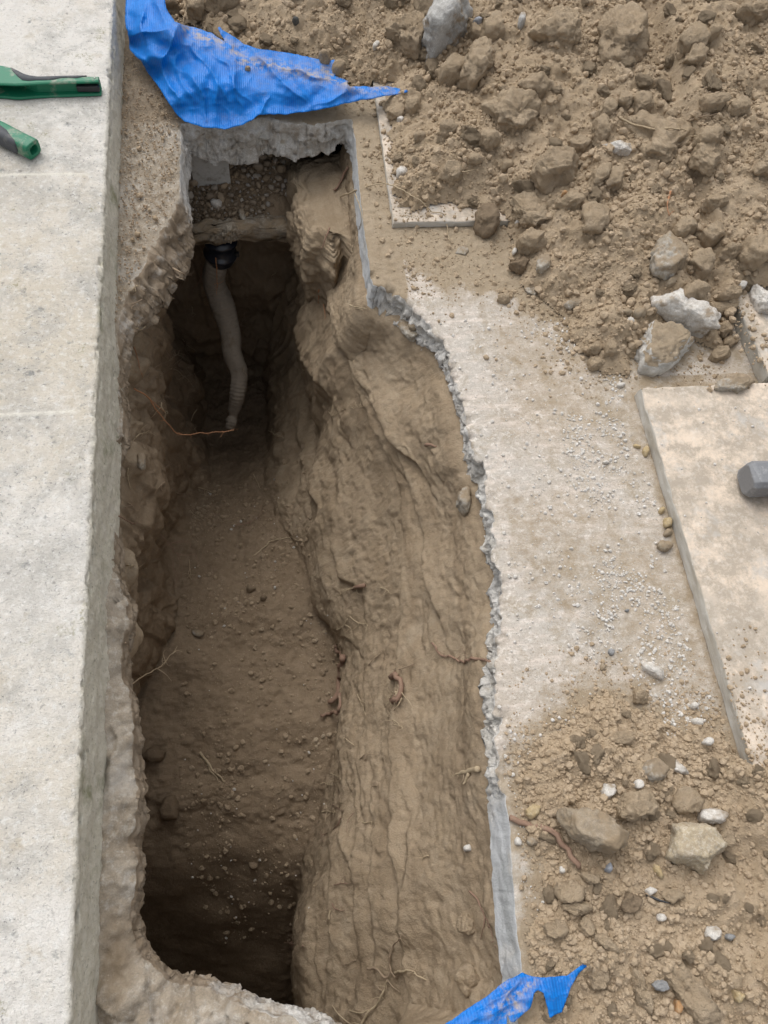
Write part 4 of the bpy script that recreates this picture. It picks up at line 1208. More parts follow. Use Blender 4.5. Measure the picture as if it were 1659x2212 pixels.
tarp('tarpaulin', 'torn blue tarpaulin corner lying over the trench edge at lower right',
     [tb(*q) for q in [(200, 1330), (200, 1250), (265, 1207), (350, 1150), (450, 1080), (540, 1012), (600, 985), (640, 1000), (700, 1008), (790, 1000), (830, 968), (872, 934), (940, 922), (942, 930), (885, 948), (842, 985), (802, 1060), (772, 1152), (712, 1185), (706, 1140), (690, 1075), (668, 1062), (648, 1078), (630, 1140), (560, 1200), (545, 1195), (535, 1172), (528, 1210), (500, 1330)]],
     [tb(x, y) + (z,) for x, y, z in [(200, 1300, .05), (265, 1207, .045), (450, 1080, .04), (540, 1012, .035), (600, 985, .03), (700, 1008, .035), (790, 1000, .03), (870, 935, .03), (940, 925, .028), (800, 1060, .03), (715, 1180, .03), (648, 1080, .045), (560, 1200, .045), (400, 1250, .05)]],
     [tuple(np.r_[tb(a, b), tb(c, d)]) + (e, f) for a, b, c, d, e, f in [(560, 1010, 480, 1180, .014, 10), (620, 1000, 400, 1160, .012, 9), (700, 1020, 740, 1160, .012, 9), (600, 1100, 330, 1220, .010, 8)]],
     2.0, [tb(*q) for q in [(520, 1040), (560, 1100), (600, 1180), (470, 1150), (640, 1030)]], 2, .003)


# ---------------------------------------------------------------- garden shears on the concrete path
def loft(sections, closed_ends=True):
    n, m = len(sections), len(sections[0]); V = [p for s in sections for p in s]; F = []
    for i in range(n - 1):
        for k in range(m):
            F.append((i * m + k, i * m + (k + 1) % m, (i + 1) * m + (k + 1) % m, (i + 1) * m + k))
    if closed_ends: F.append(tuple(range(m))[::-1]); F.append(tuple(range((n - 1) * m, n * m)))
    return V, F


def shears():
    z0 = .1015
    root_ = empty('garden_shears', at(40, 215, z0), 'pair of green handled shears with grey grips lying open on the concrete path', 'shears')
    org = np.array(root_.location)
    k = .1653

    def P(x, y, z): return at(x * k, y * k + 120.7, z)
    # upper handle: a moulded channel, open side towards the trench
    xs = [-700, -350, -120, 40, 120, 200, 280, 360, 450, 600, 800, 1000, 1150, 1284]
    top = [70, 80, 95, 122, 145, 180, 220, 250, 272, 268, 262, 258, 256, 256]
    mid = [350, 360, 370, 378, 382, 385, 382, 378, 372, 365, 358, 352, 346, 340]
    bot = [560, 560, 550, 560, 575, 578, 572, 560, 548, 535, 525, 512, 503, 496]
    H = .034
    secs = []
    for x, a, b, c in zip(xs, top, mid, bot):
        yb = P(x, a, z0 + H)[1]; yf = P(x, b, z0 + H - .002)[1]; yl = P(x + (35 if x > 1000 else 0), c, z0)[1]; xx = P(x, b, z0 + H)[0]
        yl = min(yl, yf - .006)
        sec = [(yb - .004, z0 + H), (yf + .004, z0 + H), (yf, z0 + H - .002), (yf, z0 + H - .005), (yb - .012, z0 + H - .007), (yb - .014, z0 + .006), (yl + .003, z0 + .005), (yl, z0 + .003), (yl, z0 + .0), (yb, z0), (yb + .001, z0 + .015), (yb, z0 + H - .004)]
        secs.append([(xx - org[0], y - org[1], z - org[2]) for y, z in sec])
    V, F = loft(secs)
    h = link_mesh('handle', V, F, M_GREEN, root_, smooth=False)
    bv = h.modifiers.new('soft', 'BEVEL'); bv.width = .0013; bv.segments = 2; bv.limit_method = 'ANGLE'; bv.angle_limit = math.radians(28)
    # grey rubber along the back of the top
    gs = []
    for x, a, wdt in [(140, 152, 8), (170, 165, 34), (240, 200, 70), (300, 232, 85), (380, 256, 70), (480, 270, 48), (600, 268, 50), (700, 265, 46), (800, 262, 26), (900, 259, 26), (1000, 258, 34), (1080, 257, 18), (1130, 257, 5)]:
        q0, q1 = P(x, a - 2, z0 + H), P(x, a + wdt, z0 + H)
        xx = q0[0]
        gs.append([(xx - org[0], y - org[1], z - org[2]) for y, z in [(q0[1] + .0015, z0 + H - .016), (q0[1] + .0015, z0 + H - .001), (q0[1] - .002, z0 + H + .0014), (q1[1], z0 + H + .0012), (q1[1] - .0005, z0 + H - .002), (q0[1] - .004, z0 + H - .016)]])
    V, F = loft(gs); link_mesh('grip', V, F, M_GRIP, h)
    a, b = P(1005, 405, z0 + .015), P(1300, 405, z0 + .015)
    yb = P(1150, 256, z0 + H)[1]; bm = bmesh.new(); add_box(bm, Vector((a + b) / 2) - Vector(org) + Vector((0, yb - .013 - (a[1] + b[1]) / 2, 0)), (b[0] - a[0], .020, .015)); bevel_all(bm, .003, 2)
    bm_obj('end_plug', bm, M_BLACK, h)
    c = P(1236, 290, z0 + H); bm = bmesh.new()
    bmesh.ops.create_cone(bm, cap_ends=True, segments=14, radius1=.0022, radius2=.0018, depth=.0018, matrix=Matrix.Translation(Vector(c - org) + Vector((0, 0, .0007))))
    bm_obj('pin', bm, M_BOARD, h)

    # lower handle: rounded box section ending in a square socket
    A, B = P(-600, 700, z0 + .02), P(445, 1225, z0 + .02)
    ax = B - A; ax[2] = 0; L = np.linalg.norm(ax); ax /= L; sx = np.array([-ax[1], ax[0], 0])
    w2, h2 = .021, .019

    def ring(t, w, hh, dz=0, n=20):
        cpt = A + ax * t; cpt[2] = z0 + .0195 + dz; out = []
        for i in range(n):
            an = 2 * math.pi * i / n; cx, sn = math.cos(an), math.sin(an)
            out.append(tuple(cpt + sx * w * math.copysign(abs(cx) ** .5, cx) + np.array([0, 0, hh * math.copysign(abs(sn) ** .5, sn)]) - org))
        return out
    rings = [ring(t * L, w2 * q, h2 * q2) for t, q, q2 in [(0, .9, .9), (.2, .95, .95), (.4, 1, 1), (.6, 1.0, 1), (.8, .97, .97), (.93, .97, .98), (.985, .98, .98), (.997, .94, .94), (1., .86, .86)]]
    rings += [ring(L * 1.0, w2 * .52, h2 * .52), ring(L * .93, w2 * .48, h2 * .48)]
    V, F = loft(rings); hb = link_mesh('handle', V, F, M_GREEN, root_, smooth=True)
    am = hb.modifiers.new('soft', 'BEVEL'); am.width = .001; am.segments = 2; am.limit_method = 'ANGLE'; am.angle_limit = math.radians(50)
    # grey rubber on its near side
    gr = []
    for t, s0, s1 in [(.30, 150, 290), (.45, 140, 300), (.6, 138, 305), (.7, 140, 305), (.78, 150, 300), (.84, 165, 295), (.875, 200, 260)]:
        cpt = A + ax * t * L; cpt[2] = z0 + .0195; sec = []
        for an in np.radians(np.linspace(s0 - 50, s1 - 80, 9)):
            cx, sn = math.cos(an), math.sin(an); sec.append(tuple(cpt + sx * (w2 + .001) * math.copysign(abs(cx) ** .5, cx) + np.array([0, 0, (h2 + .001) * math.copysign(abs(sn) ** .5, sn)]) - org))
        for an in np.radians(np.linspace(s1 - 80, s0 - 50, 9)):
            cx, sn = math.cos(an), math.sin(an); sec.append(tuple(cpt + sx * (w2 - .003) * math.copysign(abs(cx) ** .5, cx) + np.array([0, 0, (h2 - .003) * math.copysign(abs(sn) ** .5, sn)]) - org))
        gr.append(sec)
    V, F = loft(gr); link_mesh('grip', V, F, M_GRIP, hb)
    # pivot and blades, beyond the picture
    for s, dx in ((1, 0), (-1, .004)):
        bm = bmesh.new(); c = P(-700, 520, z0 + .014 + dx) - org
        vs = [bm.verts.new(Vector(c) + Vector(q)) for q in [(.03, -.02 * s, 0), (.03, .025 * s, 0), (-.10, .02 * s, 0), (-.26, -.006 * s, 0), (-.10, -.012 * s, 0)]]
        f = bm.faces.new(vs); r = bmesh.ops.extrude_face_region(bm, geom=[f])
        bmesh.ops.translate(bm, verts=[v for v in r['geom'] if isinstance(v, bmesh.types.BMVert)], vec=(0, 0, .003))
        bm_obj('blade', bm, M_BLADE, root_)


shears()


def steel_tool():
    refresh()
    a, b = at(1612, 1034, .075), at(1780, 1028, .075)
    r_ = empty('hammer', (a[0], a[1], .042), 'worn dark steel hammer head lying on the paving slab at the right edge', 'hammer')
    org = np.array(r_.location)
    secs = []
    L = b[0] - a[0]; w, hh = .034, .030
    for t, k in [(0, .80), (.02, .90), (.05, .98), (.07, 1.0), (.30, .99), (.42, .93), (.55, .98), (.9, .98), (.97, .8)]:
        sec = []
        for cx_, sy2 in ((1, .66), (.72, 1), (-.72, 1), (-1, .66), (-1, -.66), (-.72, -1), (.72, -1), (1, -.66)):
            sec.append((L * t, w * k * cx_ * .95 - .004 * t, hh + hh * k * sy2))
        secs.append(sec)
    V, F = loft(secs); V = np.array(V); V += .0020 * np.stack([fbm(V * 70, 2, 900), fbm(V * 90, 2, 901), fbm(V * 90, 2, 902)], -1)
    o = link_mesh('head', V, F, M_STEEL, r_, smooth=False)
    bv = o.modifiers.new('worn', 'BEVEL'); bv.width = .0016; bv.segments = 2; bv.limit_method = 'ANGLE'
    C = np.array([(L * .42, -.02 - .06 * t, .024 - .002 * t) for t in range(6)]); C2 = C + np.array([0, 0, .0])
    V, F = tube_verts(C2, np.array([.012, .0135, .014, .0145, .015, .015]), 14); link_mesh('handle', V, F, M_WOOD, r_)


steel_tool()
refresh()

# ---------------------------------------------------------------- stones, concrete lumps and clods placed one by one
OFFS = {'UR': (829.5, 0), 'MR': (829.5, 493.7), 'MB': (829.5, 1042.3), 'LR': (829.5, 1608.5), 'UL': (0, 0), 'ML': (0, 493.7), 'LM': (0, 1042.3), 'LL': (0, 1608.5)}


def fr(q, L):
    ox, oy = OFFS[q]; return [(ox + x * .5, oy + y * .5) for x, y in L]


def fe(q, cx, cy, rx, ry, rot=0, jag=.16):
    ox, oy = OFFS[q]; _seed[0] += 1
    return ell_poly(ox + cx * .5, oy + cy * .5, rx * .5, ry * .5, math.radians(rot), 11, _seed[0], jag)


def R(q, name, label, cat, pts, mat, **kw):
    poly = fe(q, *pts) if not isinstance(pts[0], tuple) else fr(q, pts)
    return rock(name, label, cat, poly, ST[mat], **kw)


CK, ST_, CL = 'concrete_chunk', 'stone', 'soil_clod'
NAMED = []


def named(*a, **k):
    o = R(*a, **k); NAMED.append((o.location[0], o.location[1], max(o.dimensions[:2]) / 2 if o.dimensions[0] else .02)); return o


for a in [
    ('UR', CK, 'large grey broken concrete lump standing in the soil heap at top', 'concrete lump', [(290, 0), (350, 20), (385, 70), (360, 150), (300, 230), (235, 285), (180, 275), (150, 225), (165, 165), (215, 90)], 'conc', .075),
    ('MR', CK, 'long pale concrete chunk leaning behind the dirt capped one', 'concrete lump', [(1125, 318), (1220, 290), (1300, 320), (1400, 350), (1432, 400), (1445, 505), (1400, 490), (1320, 455), (1230, 400), (1140, 362)], 'white', .04),
    ('MR', CK, 'grey concrete chunk capped with brown dirt beside the paving slab corner', 'concrete lump', [(1060, 465), (1110, 410), (1220, 400), (1290, 440), (1325, 510), (1265, 590), (1240, 640), (1170, 668), (1100, 648), (1088, 560)], 'cap', .05),
    ('MR', CK, 'pale concrete chunk cut by the right edge above the slab corner', 'concrete lump', [(1565, 240), (1660, 305), (1720, 350), (1690, 410), (1620, 375), (1580, 315)], 'white', .03),
    ('MR', CK, 'flat grey crumb of concrete lying on the corner of the long slab', 'concrete lump', (1505, 680, 82, 48, -8), 'dusty', .014),
    ('MR', CK, 'whitish concrete lump half sunk in the heap above the chunks', 'concrete lump', (1222, 130, 78, 98), 'dusty', .03),
    ('MR', CK, 'flat fragment of slab caught under the broken edge with a pebble on it', 'concrete lump', [(60, 385), (110, 400), (165, 440), (170, 480), (125, 498), (85, 470), (65, 430)], 'dusty', .012),
    ('MR', CK, 'loose fragment of concrete cracked off the right trench edge', 'concrete lump', (347, 1180, 36, 72, 8), 'dusty', .022),
    ('UR', CK, 'chalky white chip wedged under the wide flat clod', 'concrete lump', [(930, 632), (1010, 625), (1085, 648), (1062, 685), (990, 665)], 'white', .016),
    ('LR', CK, 'large dusty oblong stone beside the brown root at lower right', 'stone', [(745, 262), (850, 262), (930, 300), (1028, 385), (1025, 430), (985, 492), (900, 462), (830, 418), (790, 400), (748, 345)], 'tan', .045),
    ('LR', CK, 'angular coarse grained tan stone with a square face at lower right', 'stone', [(1210, 340), (1300, 340), (1385, 352), (1445, 425), (1430, 472), (1372, 565), (1300, 532), (1198, 492)], 'granite', .042),
    ('LR', ST_, 'pale block shaped stone above the coarse tan stone', 'stone', (1412, 312, 64, 40, 3), 'white', .02),
    ('LR', ST_, 'round grey stone above the oblong stone', 'stone', (1155, 112, 57, 58), 'dusty', .022),
    ('LR', ST_, 'white angular flint near the tip of the paving slab', 'stone', [(1215, 70), (1245, 60), (1300, 110), (1310, 135), (1270, 130), (1215, 105)], 'white', .014),
    ('LR', ST_, 'white knobbly stone between the round grey stone and the oblong one', 'stone', (965, 202, 34, 35), 'white', .014),
    ('LR', ST_, 'small cream stone left of the round grey stone', 'stone', (1098, 172, 22, 26), 'white', .01),
    ('LR', ST_, 'yellowish stone beside the upper end of the brown root', 'stone', [(605, 285), (640, 255), (672, 268), (660, 305), (632, 328), (605, 310)], 'yellow', .016),
    ('LR', ST_, 'flat grey stone under the bend of the brown root', 'stone', (637, 415, 29, 24), 'dusty', .01),
    ('LR', ST_, 'small speckled stone near the saw cut edge', 'stone', (577, 418, 18, 22), 'white', .008),
    ('LR', ST_, 'tiny cream stone left of the cut tip of the brown root', 'stone', (766, 542, 14, 20), 'white', .007),
    ('LR', ST_, 'yellow wedge of stone below the oblong stone', 'stone', [(1155, 515), (1180, 520), (1210, 575), (1190, 582), (1160, 545)], 'yellow', .01),
    ('LR', ST_, 'thin bluish stone on edge under the oblong stone', 'stone', (965, 530, 14, 30), 'blue', .012),
    ('LR', ST_, 'white stone in the middle of the lower right spread', 'stone', (1410, 812, 38, 34), 'white', .018),
    ('LR', ST_, 'small grey pebble touching the white stone in the lower spread', 'stone', (1486, 830, 21, 20), 'grey', .01),
    ('LR', ST_, 'small white stone above the fallen sliver clod', 'stone', (1195, 745, 21, 21), 'white', .01),
    ('LR', ST_, 'pale rounded stone next to the dark twig', 'stone', (1148, 632, 24, 19), 'white', .01),
    ('LR', ST_, 'cream triangular stone near the bottom right corner', 'stone', [(1490, 1040), (1550, 1072), (1535, 1110), (1515, 1115)], 'yellow', .012),
    ('LR', ST_, 'grey stone just above the long clod at the bottom', 'stone', (1185, 1040, 36, 29), 'grey', .014),
    ('LR', ST_, 'orange brown stone beside the long clod at the bottom', 'stone', (1264, 1130, 19, 36), 'orange', .012),
    ('LR', ST_, 'white pebble lying on the sloping trench side below the saw cut', 'stone', (360, 447, 19, 19), 'white', .009),
    ('MB', ST_, 'long whitish stone chip on the gravel strewn slab', 'stone', [(1108, 770), (1130, 768), (1205, 820), (1210, 845), (1195, 862), (1110, 808)], 'white', .014),
    ('MB', ST_, 'yellow stone at the top of the row beside the long slab', 'stone', (1195, 125, 14, 20), 'yellow', .01),
    ('MB', ST_, 'ochre stone, largest of the row beside the long slab', 'stone', (1220, 176, 20, 30, 10), 'yellow', .013),
    ('MB', ST_, 'buff stone, lowest of the row beside the long slab', 'stone', (1222, 222, 20, 21), 'tan', .01),
    ('MB', ST_, 'dusty brown lump under the row of yellow stones', 'stone', (1205, 280, 38, 30), 'tan', .014),
    ('MB', ST_, 'blue grey pebble on the slab left of the whitish chip', 'stone', (980, 733, 16, 17), 'grey', .006),
    ('MB', ST_, 'dark brown pebble stuck on the slab', 'stone', (943, 798, 14, 19), 'tan', .005),
    ('MB', ST_, 'small mauve pebble in the gravel on the slab', 'stone', (1048, 554, 12, 9), 'grey', .005),
    ('MB', ST_, 'white quartz stone beside the long slab near its lower end', 'stone', (1350, 1036, 26, 23), 'white', .012),
    ('MB', ST_, 'white stone below the quartz one', 'stone', (1395, 1120, 23, 23), 'white', .011),
    ('MB', ST_, 'cream stone above the quartz one', 'stone', (1335, 965, 18, 18), 'white', .009),
    ('MR', ST_, 'round grey pebble left of the long pale chunk', 'stone', (1100, 374, 31, 31, 0, .05), 'tan', .016),
    ('MR', ST_, 'flat oval pebble next to the round grey pebble', 'stone', (1043, 368, 28, 16, 0, .06), 'tan', .01),
    ('MR', ST_, 'small cream pebble below the round grey pebble', 'stone', (1060, 405, 22, 19), 'white', .01),
    ('MR', ST_, 'cream stone chip in front of the dirt capped chunk', 'stone', (1020, 680, 23, 15, -20), 'white', .008),
    ('MR', ST_, 'small white stone under the gravel patch', 'stone', (957, 1012, 15, 12), 'white', .006),
    ('MR', ST_, 'yellow pebble lying in the gap beside the long slab', 'stone', (1090, 944, 19, 9, 25), 'yellow', .007),
    ('MR', ST_, 'ochre pebble standing against the long slab side', 'stone', (1127, 966, 15, 26), 'yellow', .01),
    ('MR', ST_, 'brown round pebble resting on the slab fragment in the broken edge', 'stone', (127, 424, 24, 24, 0, .06), 'tan', .012),
    ('MR', ST_, 'small white stone touching the right hand chunk', 'stone', (1541, 250, 20, 20), 'white', .012),
    ('MR', ST_, 'pale pinkish stone below the half sunk concrete lump', 'stone', (1236, 236, 26, 22, -20), 'tan', .012),
    ('MR', ST_, 'flat pale flake pressed in the mud near the cut slab corner', 'stone', [(305, 110), (325, 75), (355, 72), (372, 95), (350, 118)], 'dusty', .004),
    ('MR', ST_, 'cream chip standing against a clod at the heap foot', 'stone', (563, 104, 12, 18), 'white', .008),
    ('MR', ST_, 'pale grey flake at the heap foot', 'stone', (642, 266, 36, 30), 'dusty', .008),
    ('MR', ST_, 'grey white lump at the heap foot above the flake', 'stone', (686, 158, 38, 38), 'dusty', .016),
    ('MR', ST_, 'dusty grey stone between the flake and the gravel patch', 'stone', (810, 335, 36, 28), 'dusty', .014),
    ('UR', ST_, 'bluish stone touching the large grey concrete lump', 'stone', (402, 106, 18, 17), 'blue', .014),
    ('UR', ST_, 'upright grey stone in the soil right of the large concrete lump', 'stone', (593, 98, 18, 30), 'conc', .018),
    ('UR', ST_, 'white stone at the slab edge below the tarpaulin point', 'stone', (76, 752, 28, 28), 'white', .014),
    ('UR', ST_, 'small cream stone in the crumbs above the white edge stone', 'stone', (72, 521, 16, 14), 'white', .008),
    ('UR', ST_, 'small orange stone under a clod in the middle of the heap', 'stone', (778, 842, 15, 14), 'orange', .01),
    ('UR', ST_, 'small pale stone at the end of the exposed slab border', 'stone', (577, 968, 13, 13), 'white', .008),
    ('UL', ST_, 'black stone in the soil above the tarpaulin', 'stone', (1277, 97, 15, 14), 'moss', .012),
    ('UL', ST_, 'white flat stone in the soil near the concrete lump', 'stone', (1624, 200, 14, 24, 25), 'white', .01),
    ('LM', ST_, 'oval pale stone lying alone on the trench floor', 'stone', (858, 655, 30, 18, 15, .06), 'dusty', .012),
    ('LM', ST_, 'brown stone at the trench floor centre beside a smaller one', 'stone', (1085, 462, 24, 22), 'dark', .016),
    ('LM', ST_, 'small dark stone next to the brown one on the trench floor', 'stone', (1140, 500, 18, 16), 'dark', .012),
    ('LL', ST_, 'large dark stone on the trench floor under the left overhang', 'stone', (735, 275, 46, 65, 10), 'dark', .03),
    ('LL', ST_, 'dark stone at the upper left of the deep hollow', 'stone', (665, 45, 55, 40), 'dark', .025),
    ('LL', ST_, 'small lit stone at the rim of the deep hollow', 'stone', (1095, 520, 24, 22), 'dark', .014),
    ('ML', ST_, 'rounded pale stone stuck in the left trench wall', 'stone', (612, 1010, 22, 42, 0, .06), 'dusty', .012),
    ('UL', ST_, 'white angular stone among the pebbles of the pocket', 'stone', (936, 887, 27, 24), 'white', .014),
    ('UL', ST_, 'long grey pebble standing in the pocket above the ledge', 'stone', (1048, 930, 17, 40, -12, .06), 'dusty', .014),
]:
    named(*a[:6], h=a[6])

for lab, q, pts, h in [
    ('tan clod left of the large grey concrete lump', 'UR', [(0, 165), (60, 100), (150, 100), (178, 150), (140, 250), (60, 195)], .05),
    ('tan clod touching the large concrete lump on its lower right', 'UR', (395, 165, 34, 40), .035),
    ('big upright clod below the large grey concrete lump', 'UR', [(342, 290), (400, 220), (462, 200), (472, 300), (435, 380), (392, 415), (340, 380)], .06),
    ('clod leaning on the big upright clod', 'UR', (290, 330, 62, 60), .045),
    ('clod above the big upright clod', 'UR', (470, 140, 45, 56), .04),
    ('smooth domed clod high in the heap', 'UR', (745, 170, 105, 82), .06),
    ('tall block of soil bonded to the heap, right of the domed clod', 'UR', [(950, 90), (1040, 60), (1115, 120), (1110, 250), (1030, 312), (950, 270), (932, 200)], .055),
    ('clod between the two big flat clods', 'UR', (640, 382, 60, 45), .035),
    ('big flat angular clod left of heap centre', 'UR', [(430, 490), (480, 430), (580, 420), (640, 452), (640, 540), (570, 618), (500, 572)], .05),
    ('small upright clod at heap centre', 'UR', (1035, 440, 34, 36), .028),
    ('pinkish clod at heap centre', 'UR', (962, 482, 40, 36), .026),
    ('clod above the wide flat clod', 'UR', (1105, 462, 48, 44), .03),
    ('small tilted clod above the wide flat clod', 'UR', (1245, 508, 36, 30), .022),
    ('flat grey clod near the right of the heap', 'UR', (1430, 450, 62, 36), .025),
    ('rounded clod near the right edge of the heap', 'UR', (1532, 475, 50, 34), .028),
    ('wide flat clod crossed by a pale root', 'UR', [(1040, 540), (1100, 520), (1180, 552), (1290, 540), (1332, 582), (1322, 680), (1255, 722), (1190, 742), (1130, 700), (1102, 622)], .045),
    ('dirty white clod right of the wide flat clod', 'UR', (1385, 690, 60, 80), .04),
    ('clod above the dirty white clod', 'UR', (1400, 605, 50, 45), .03),
    ('big crumbly clod in the lower middle of the heap', 'UR', (742, 740, 86, 82), .05),
    ('small clod above the big crumbly one', 'UR', (832, 636, 46, 36), .03),
    ('upright clod under the pinkish clod', 'UR', (932, 572, 40, 50), .032),
    ('narrow clod leaning right of the big crumbly one', 'UR', (925, 780, 36, 68, 25), .03),
    ('second narrow clod beside the leaning one', 'UR', (985, 790, 36, 76, 10), .032),
    ('flat plate of soil at the heap foot', 'UR', [(530, 860), (600, 850), (690, 890), (722, 1000), (640, 990), (572, 940)], .026),
    ('oval slab of soil beside the plate at the heap foot', 'UR', (905, 960, 56, 82, -12), .032),
    ('clod lying across above the oval slab of soil', 'UR', (805, 882, 58, 32), .026),
    ('dark moist clod on the muddy corner of the slab', 'UR', (440, 958, 50, 62), .04),
    ('clod at the foot of the heap below the plate', 'UR', (640, 1052, 62, 48), .035),
    ('clod at the slab edge left of heap', 'UR', (122, 465, 30, 38), .026),
    ('flat clod beside the slab edge', 'UR', (60, 492, 42, 36), .022),
    ('squat clod in the crumbs left of heap', 'UR', (150, 602, 26, 24), .02),
    ('flaky clod left of the big flat angular clod', 'UR', (270, 572, 46, 34), .026),
    ('clod below the big flat angular clod', 'UR', (450, 616, 46, 42), .032),
    ('clod in the crumbs above the plate', 'UR', (530, 726, 26, 30), .022),
    ('lumpy clod above the exposed slab border', 'UR', (282, 756, 46, 40), .03),
    ('small flat clod on the slab above its border', 'UR', (390, 692, 32, 24), .016),
    ('round clod at lower right of the heap', 'UR', (1425, 1022, 56, 48), .036),
    ('clod left of the round one at lower right of the heap', 'UR', (1285, 998, 48, 48), .032),
    ('clod above the round one at lower right of the heap', 'UR', (1432, 880, 48, 34), .028),
    ('slab shaped clod at the right edge of heap', 'UR', [(1590, 740), (1602, 660), (1662, 620), (1720, 640), (1700, 780), (1612, 770)], .04),
    ('grey block of soil at the top right corner', 'UR', (1600, 62, 82, 44), .035),
    ('grey clod right of the tall block of soil', 'UR', (1332, 180, 62, 62), .035),
    ('grey clod below the grey one beside the tall block', 'UR', (1340, 255, 40, 46), .03),
    ('upright small clod near the top right', 'UR', (1420, 145, 28, 32), .026),
    ('clod beside the half sunk concrete lump', 'MR', (1356, 160, 52, 62), .035),
    ('rounded clod at the right of the half sunk lump', 'MR', (1500, 106, 42, 32), .026),
    ('large clod near the right edge above the chunks', 'MR', (1595, 112, 62, 62), .04),
    ('clod above the long pale chunk', 'MR', (1336, 286, 56, 42), .03),
    ('clod right of the long pale chunk', 'MR', (1490, 286, 42, 28), .024),
    ('flat clod lying on the long pale chunk', 'MR', (1465, 355, 62, 32), .022),
    ('clod right of the long pale chunk beside the slab edge', 'MR', (1470, 440, 36, 30), .022),
    ('oval clod under the long pale chunk', 'MR', (1492, 496, 36, 26), .02),
    ('round brown clod at the slab corner', 'MR', (1450, 551, 44, 36), .026),
    ('clod at the edge of the gravel patch', 'MR', (910, 521, 30, 32), .022),
    ('angular clod left of the dirt capped chunk', 'MR', (975, 521, 30, 42), .026),
    ('brown clod lowest at the heap foot', 'MR', (916, 587, 34, 34), .022),
    ('lone clod out on the mud of the slab', 'MR', (510, 311, 36, 26), .018),
    ('dark clod under the pale chip at heap foot', 'MR', (588, 165, 42, 30), .024),
    ('pale soil clod in the upper corner of the lower spread', 'MB', (1098, 928, 37, 36), .022),
    ('flat clod in the lower spread above the round grey stone', 'MB', (1020, 1100, 46, 32), .016),
    ('wide clod left of the coarse tan stone', 'LR', (1085, 262, 82, 70), .03),
    ('cracked clod in the lower spread', 'LR', (800, 635, 55, 52), .026),
    ('lower half of the cracked clod', 'LR', (832, 705, 60, 30), .02),
    ('clod near the saw cut in the lower spread', 'LR', (745, 795, 50, 40), .024),
    ('narrow upright clod in the lower spread', 'LR', (870, 790, 28, 44), .02),
    ('tilted flake of soil under the cracked clod', 'LR', (960, 860, 46, 24, 35), .016),
    ('tilted clod right below the cut tip of the brown root', 'LR', (885, 575, 46, 25, 30), .018),
    ('rounded clod beside the dark twig', 'LR', (1062, 682, 52, 42), .024),
    ('clod right of the pale rounded stone', 'LR', (1236, 650, 40, 32), .022),
    ('upright clod touching the lower tarpaulin tail', 'LR', (925, 1000, 40, 52, 15), .022),
    ('sliver shaped clod standing near the lower tarpaulin', 'LR', [(1058, 945), (1080, 960), (1150, 1080), (1140, 1150), (1095, 1110), (1068, 1020)], .024),
    ('long slab shaped clod at the bottom edge', 'LR', [(1205, 950), (1270, 925), (1322, 980), (1400, 1080), (1452, 1170), (1340, 1205), (1262, 1080), (1222, 1000)], .03),
    ('brown clod between the coarse tan stone and the pale block', 'LR', (1290, 250, 62, 60), .03),
    ('clod right of the coarse tan stone', 'LR', (1462, 410, 40, 36), .024),
    ('round clod perched on the trench side', 'LR', (362, 770, 42, 44), .018),
    ('large clod low on the trench side beside the tarpaulin', 'LR', (366, 1012, 48, 62), .024),
    ('small clod lying on the blue tarpaulin', 'UL', (1071, 302, 11, 11), .01),
    ('clod holding down the torn tarpaulin edge', 'UL', (1400, 262, 24, 34), .03),
    ('clod at the torn tarpaulin tip', 'UL', (1460, 300, 28, 28), .026),
    ('large clod at the top beside the tarpaulin', 'UL', (960, 18, 72, 40), .04),
    ('dark clod in the fold between tarpaulin and heap', 'UL', (745, 40, 40, 60), .035),
    ('clod above the tarpaulin near the top edge', 'UL', (845, 40, 44, 46), .035),
]:
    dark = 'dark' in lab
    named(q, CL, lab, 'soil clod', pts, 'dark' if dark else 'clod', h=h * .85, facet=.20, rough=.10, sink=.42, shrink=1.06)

# ---------------------------------------------------------------- pebbles in the pocket under the far slab edge
rp = random.Random(5)
PB = []
for i in range(10):
    a = ell_poly(0, 0, 1, rp.uniform(.6, .9), 0, 10, 40 + i, .10)
    V, F = rock_verts(np.array(a), rp.uniform(.55, .75), 4, 77 + i, .05, .03, .55); me = bpy.data.meshes.new('pebble')
    me.from_pydata([tuple(v) for v in V], [], [tuple(f) for f in F]); me.polygons.foreach_set('use_smooth', np.ones(len(me.polygons), bool)); me.materials.append(M_PEBBLE); PB.append(me)


def put(me, name, loc, s, label, cat, group, rnd, flatk=1.):
    o = bpy.data.objects.new(name, me); COL.objects.link(o); o.location = loc
    o.scale = (s * rnd.uniform(.85, 1.2), s * rnd.uniform(.8, 1.1), s * rnd.uniform(.75, 1.1) * flatk)
    o.rotation_euler = (rnd.uniform(-.5, .5), rnd.uniform(-.5, .5), rnd.uniform(0, 6.28))
    return tag(o, label, cat, group)


pk = []
tries = 0
while len(pk) < 170 and tries < 4000:
    tries += 1
    px, py = rp.uniform(398, 632), rp.uniform(325, 492)
    if px > 560 + (py < 420) * 60 + 20: continue
    big = rp.random()
    s = (.0045 + .0120 * big ** 1.6) if py < 440 else (.003 + .0075 * big)
    p, nn = hit(px, py)
    if not HITOBJ[0].startswith('gravel_bed'): continue
    if any((p[0] - q[0]) ** 2 + (p[1] - q[1]) ** 2 + (p[2] - q[2]) ** 2 < (.85 * (s + q[3])) ** 2 for q in pk): continue
    pk.append((*p, s))
for x, y, z, s in pk:
    put(rp.choice(PB), 'pebble', (x, y - s * .3, z + s * .3), s, 'small rounded brown pebble in the gravel pocket under the far slab edge', 'pebble', 'pebbles of the gravel pocket', rp)

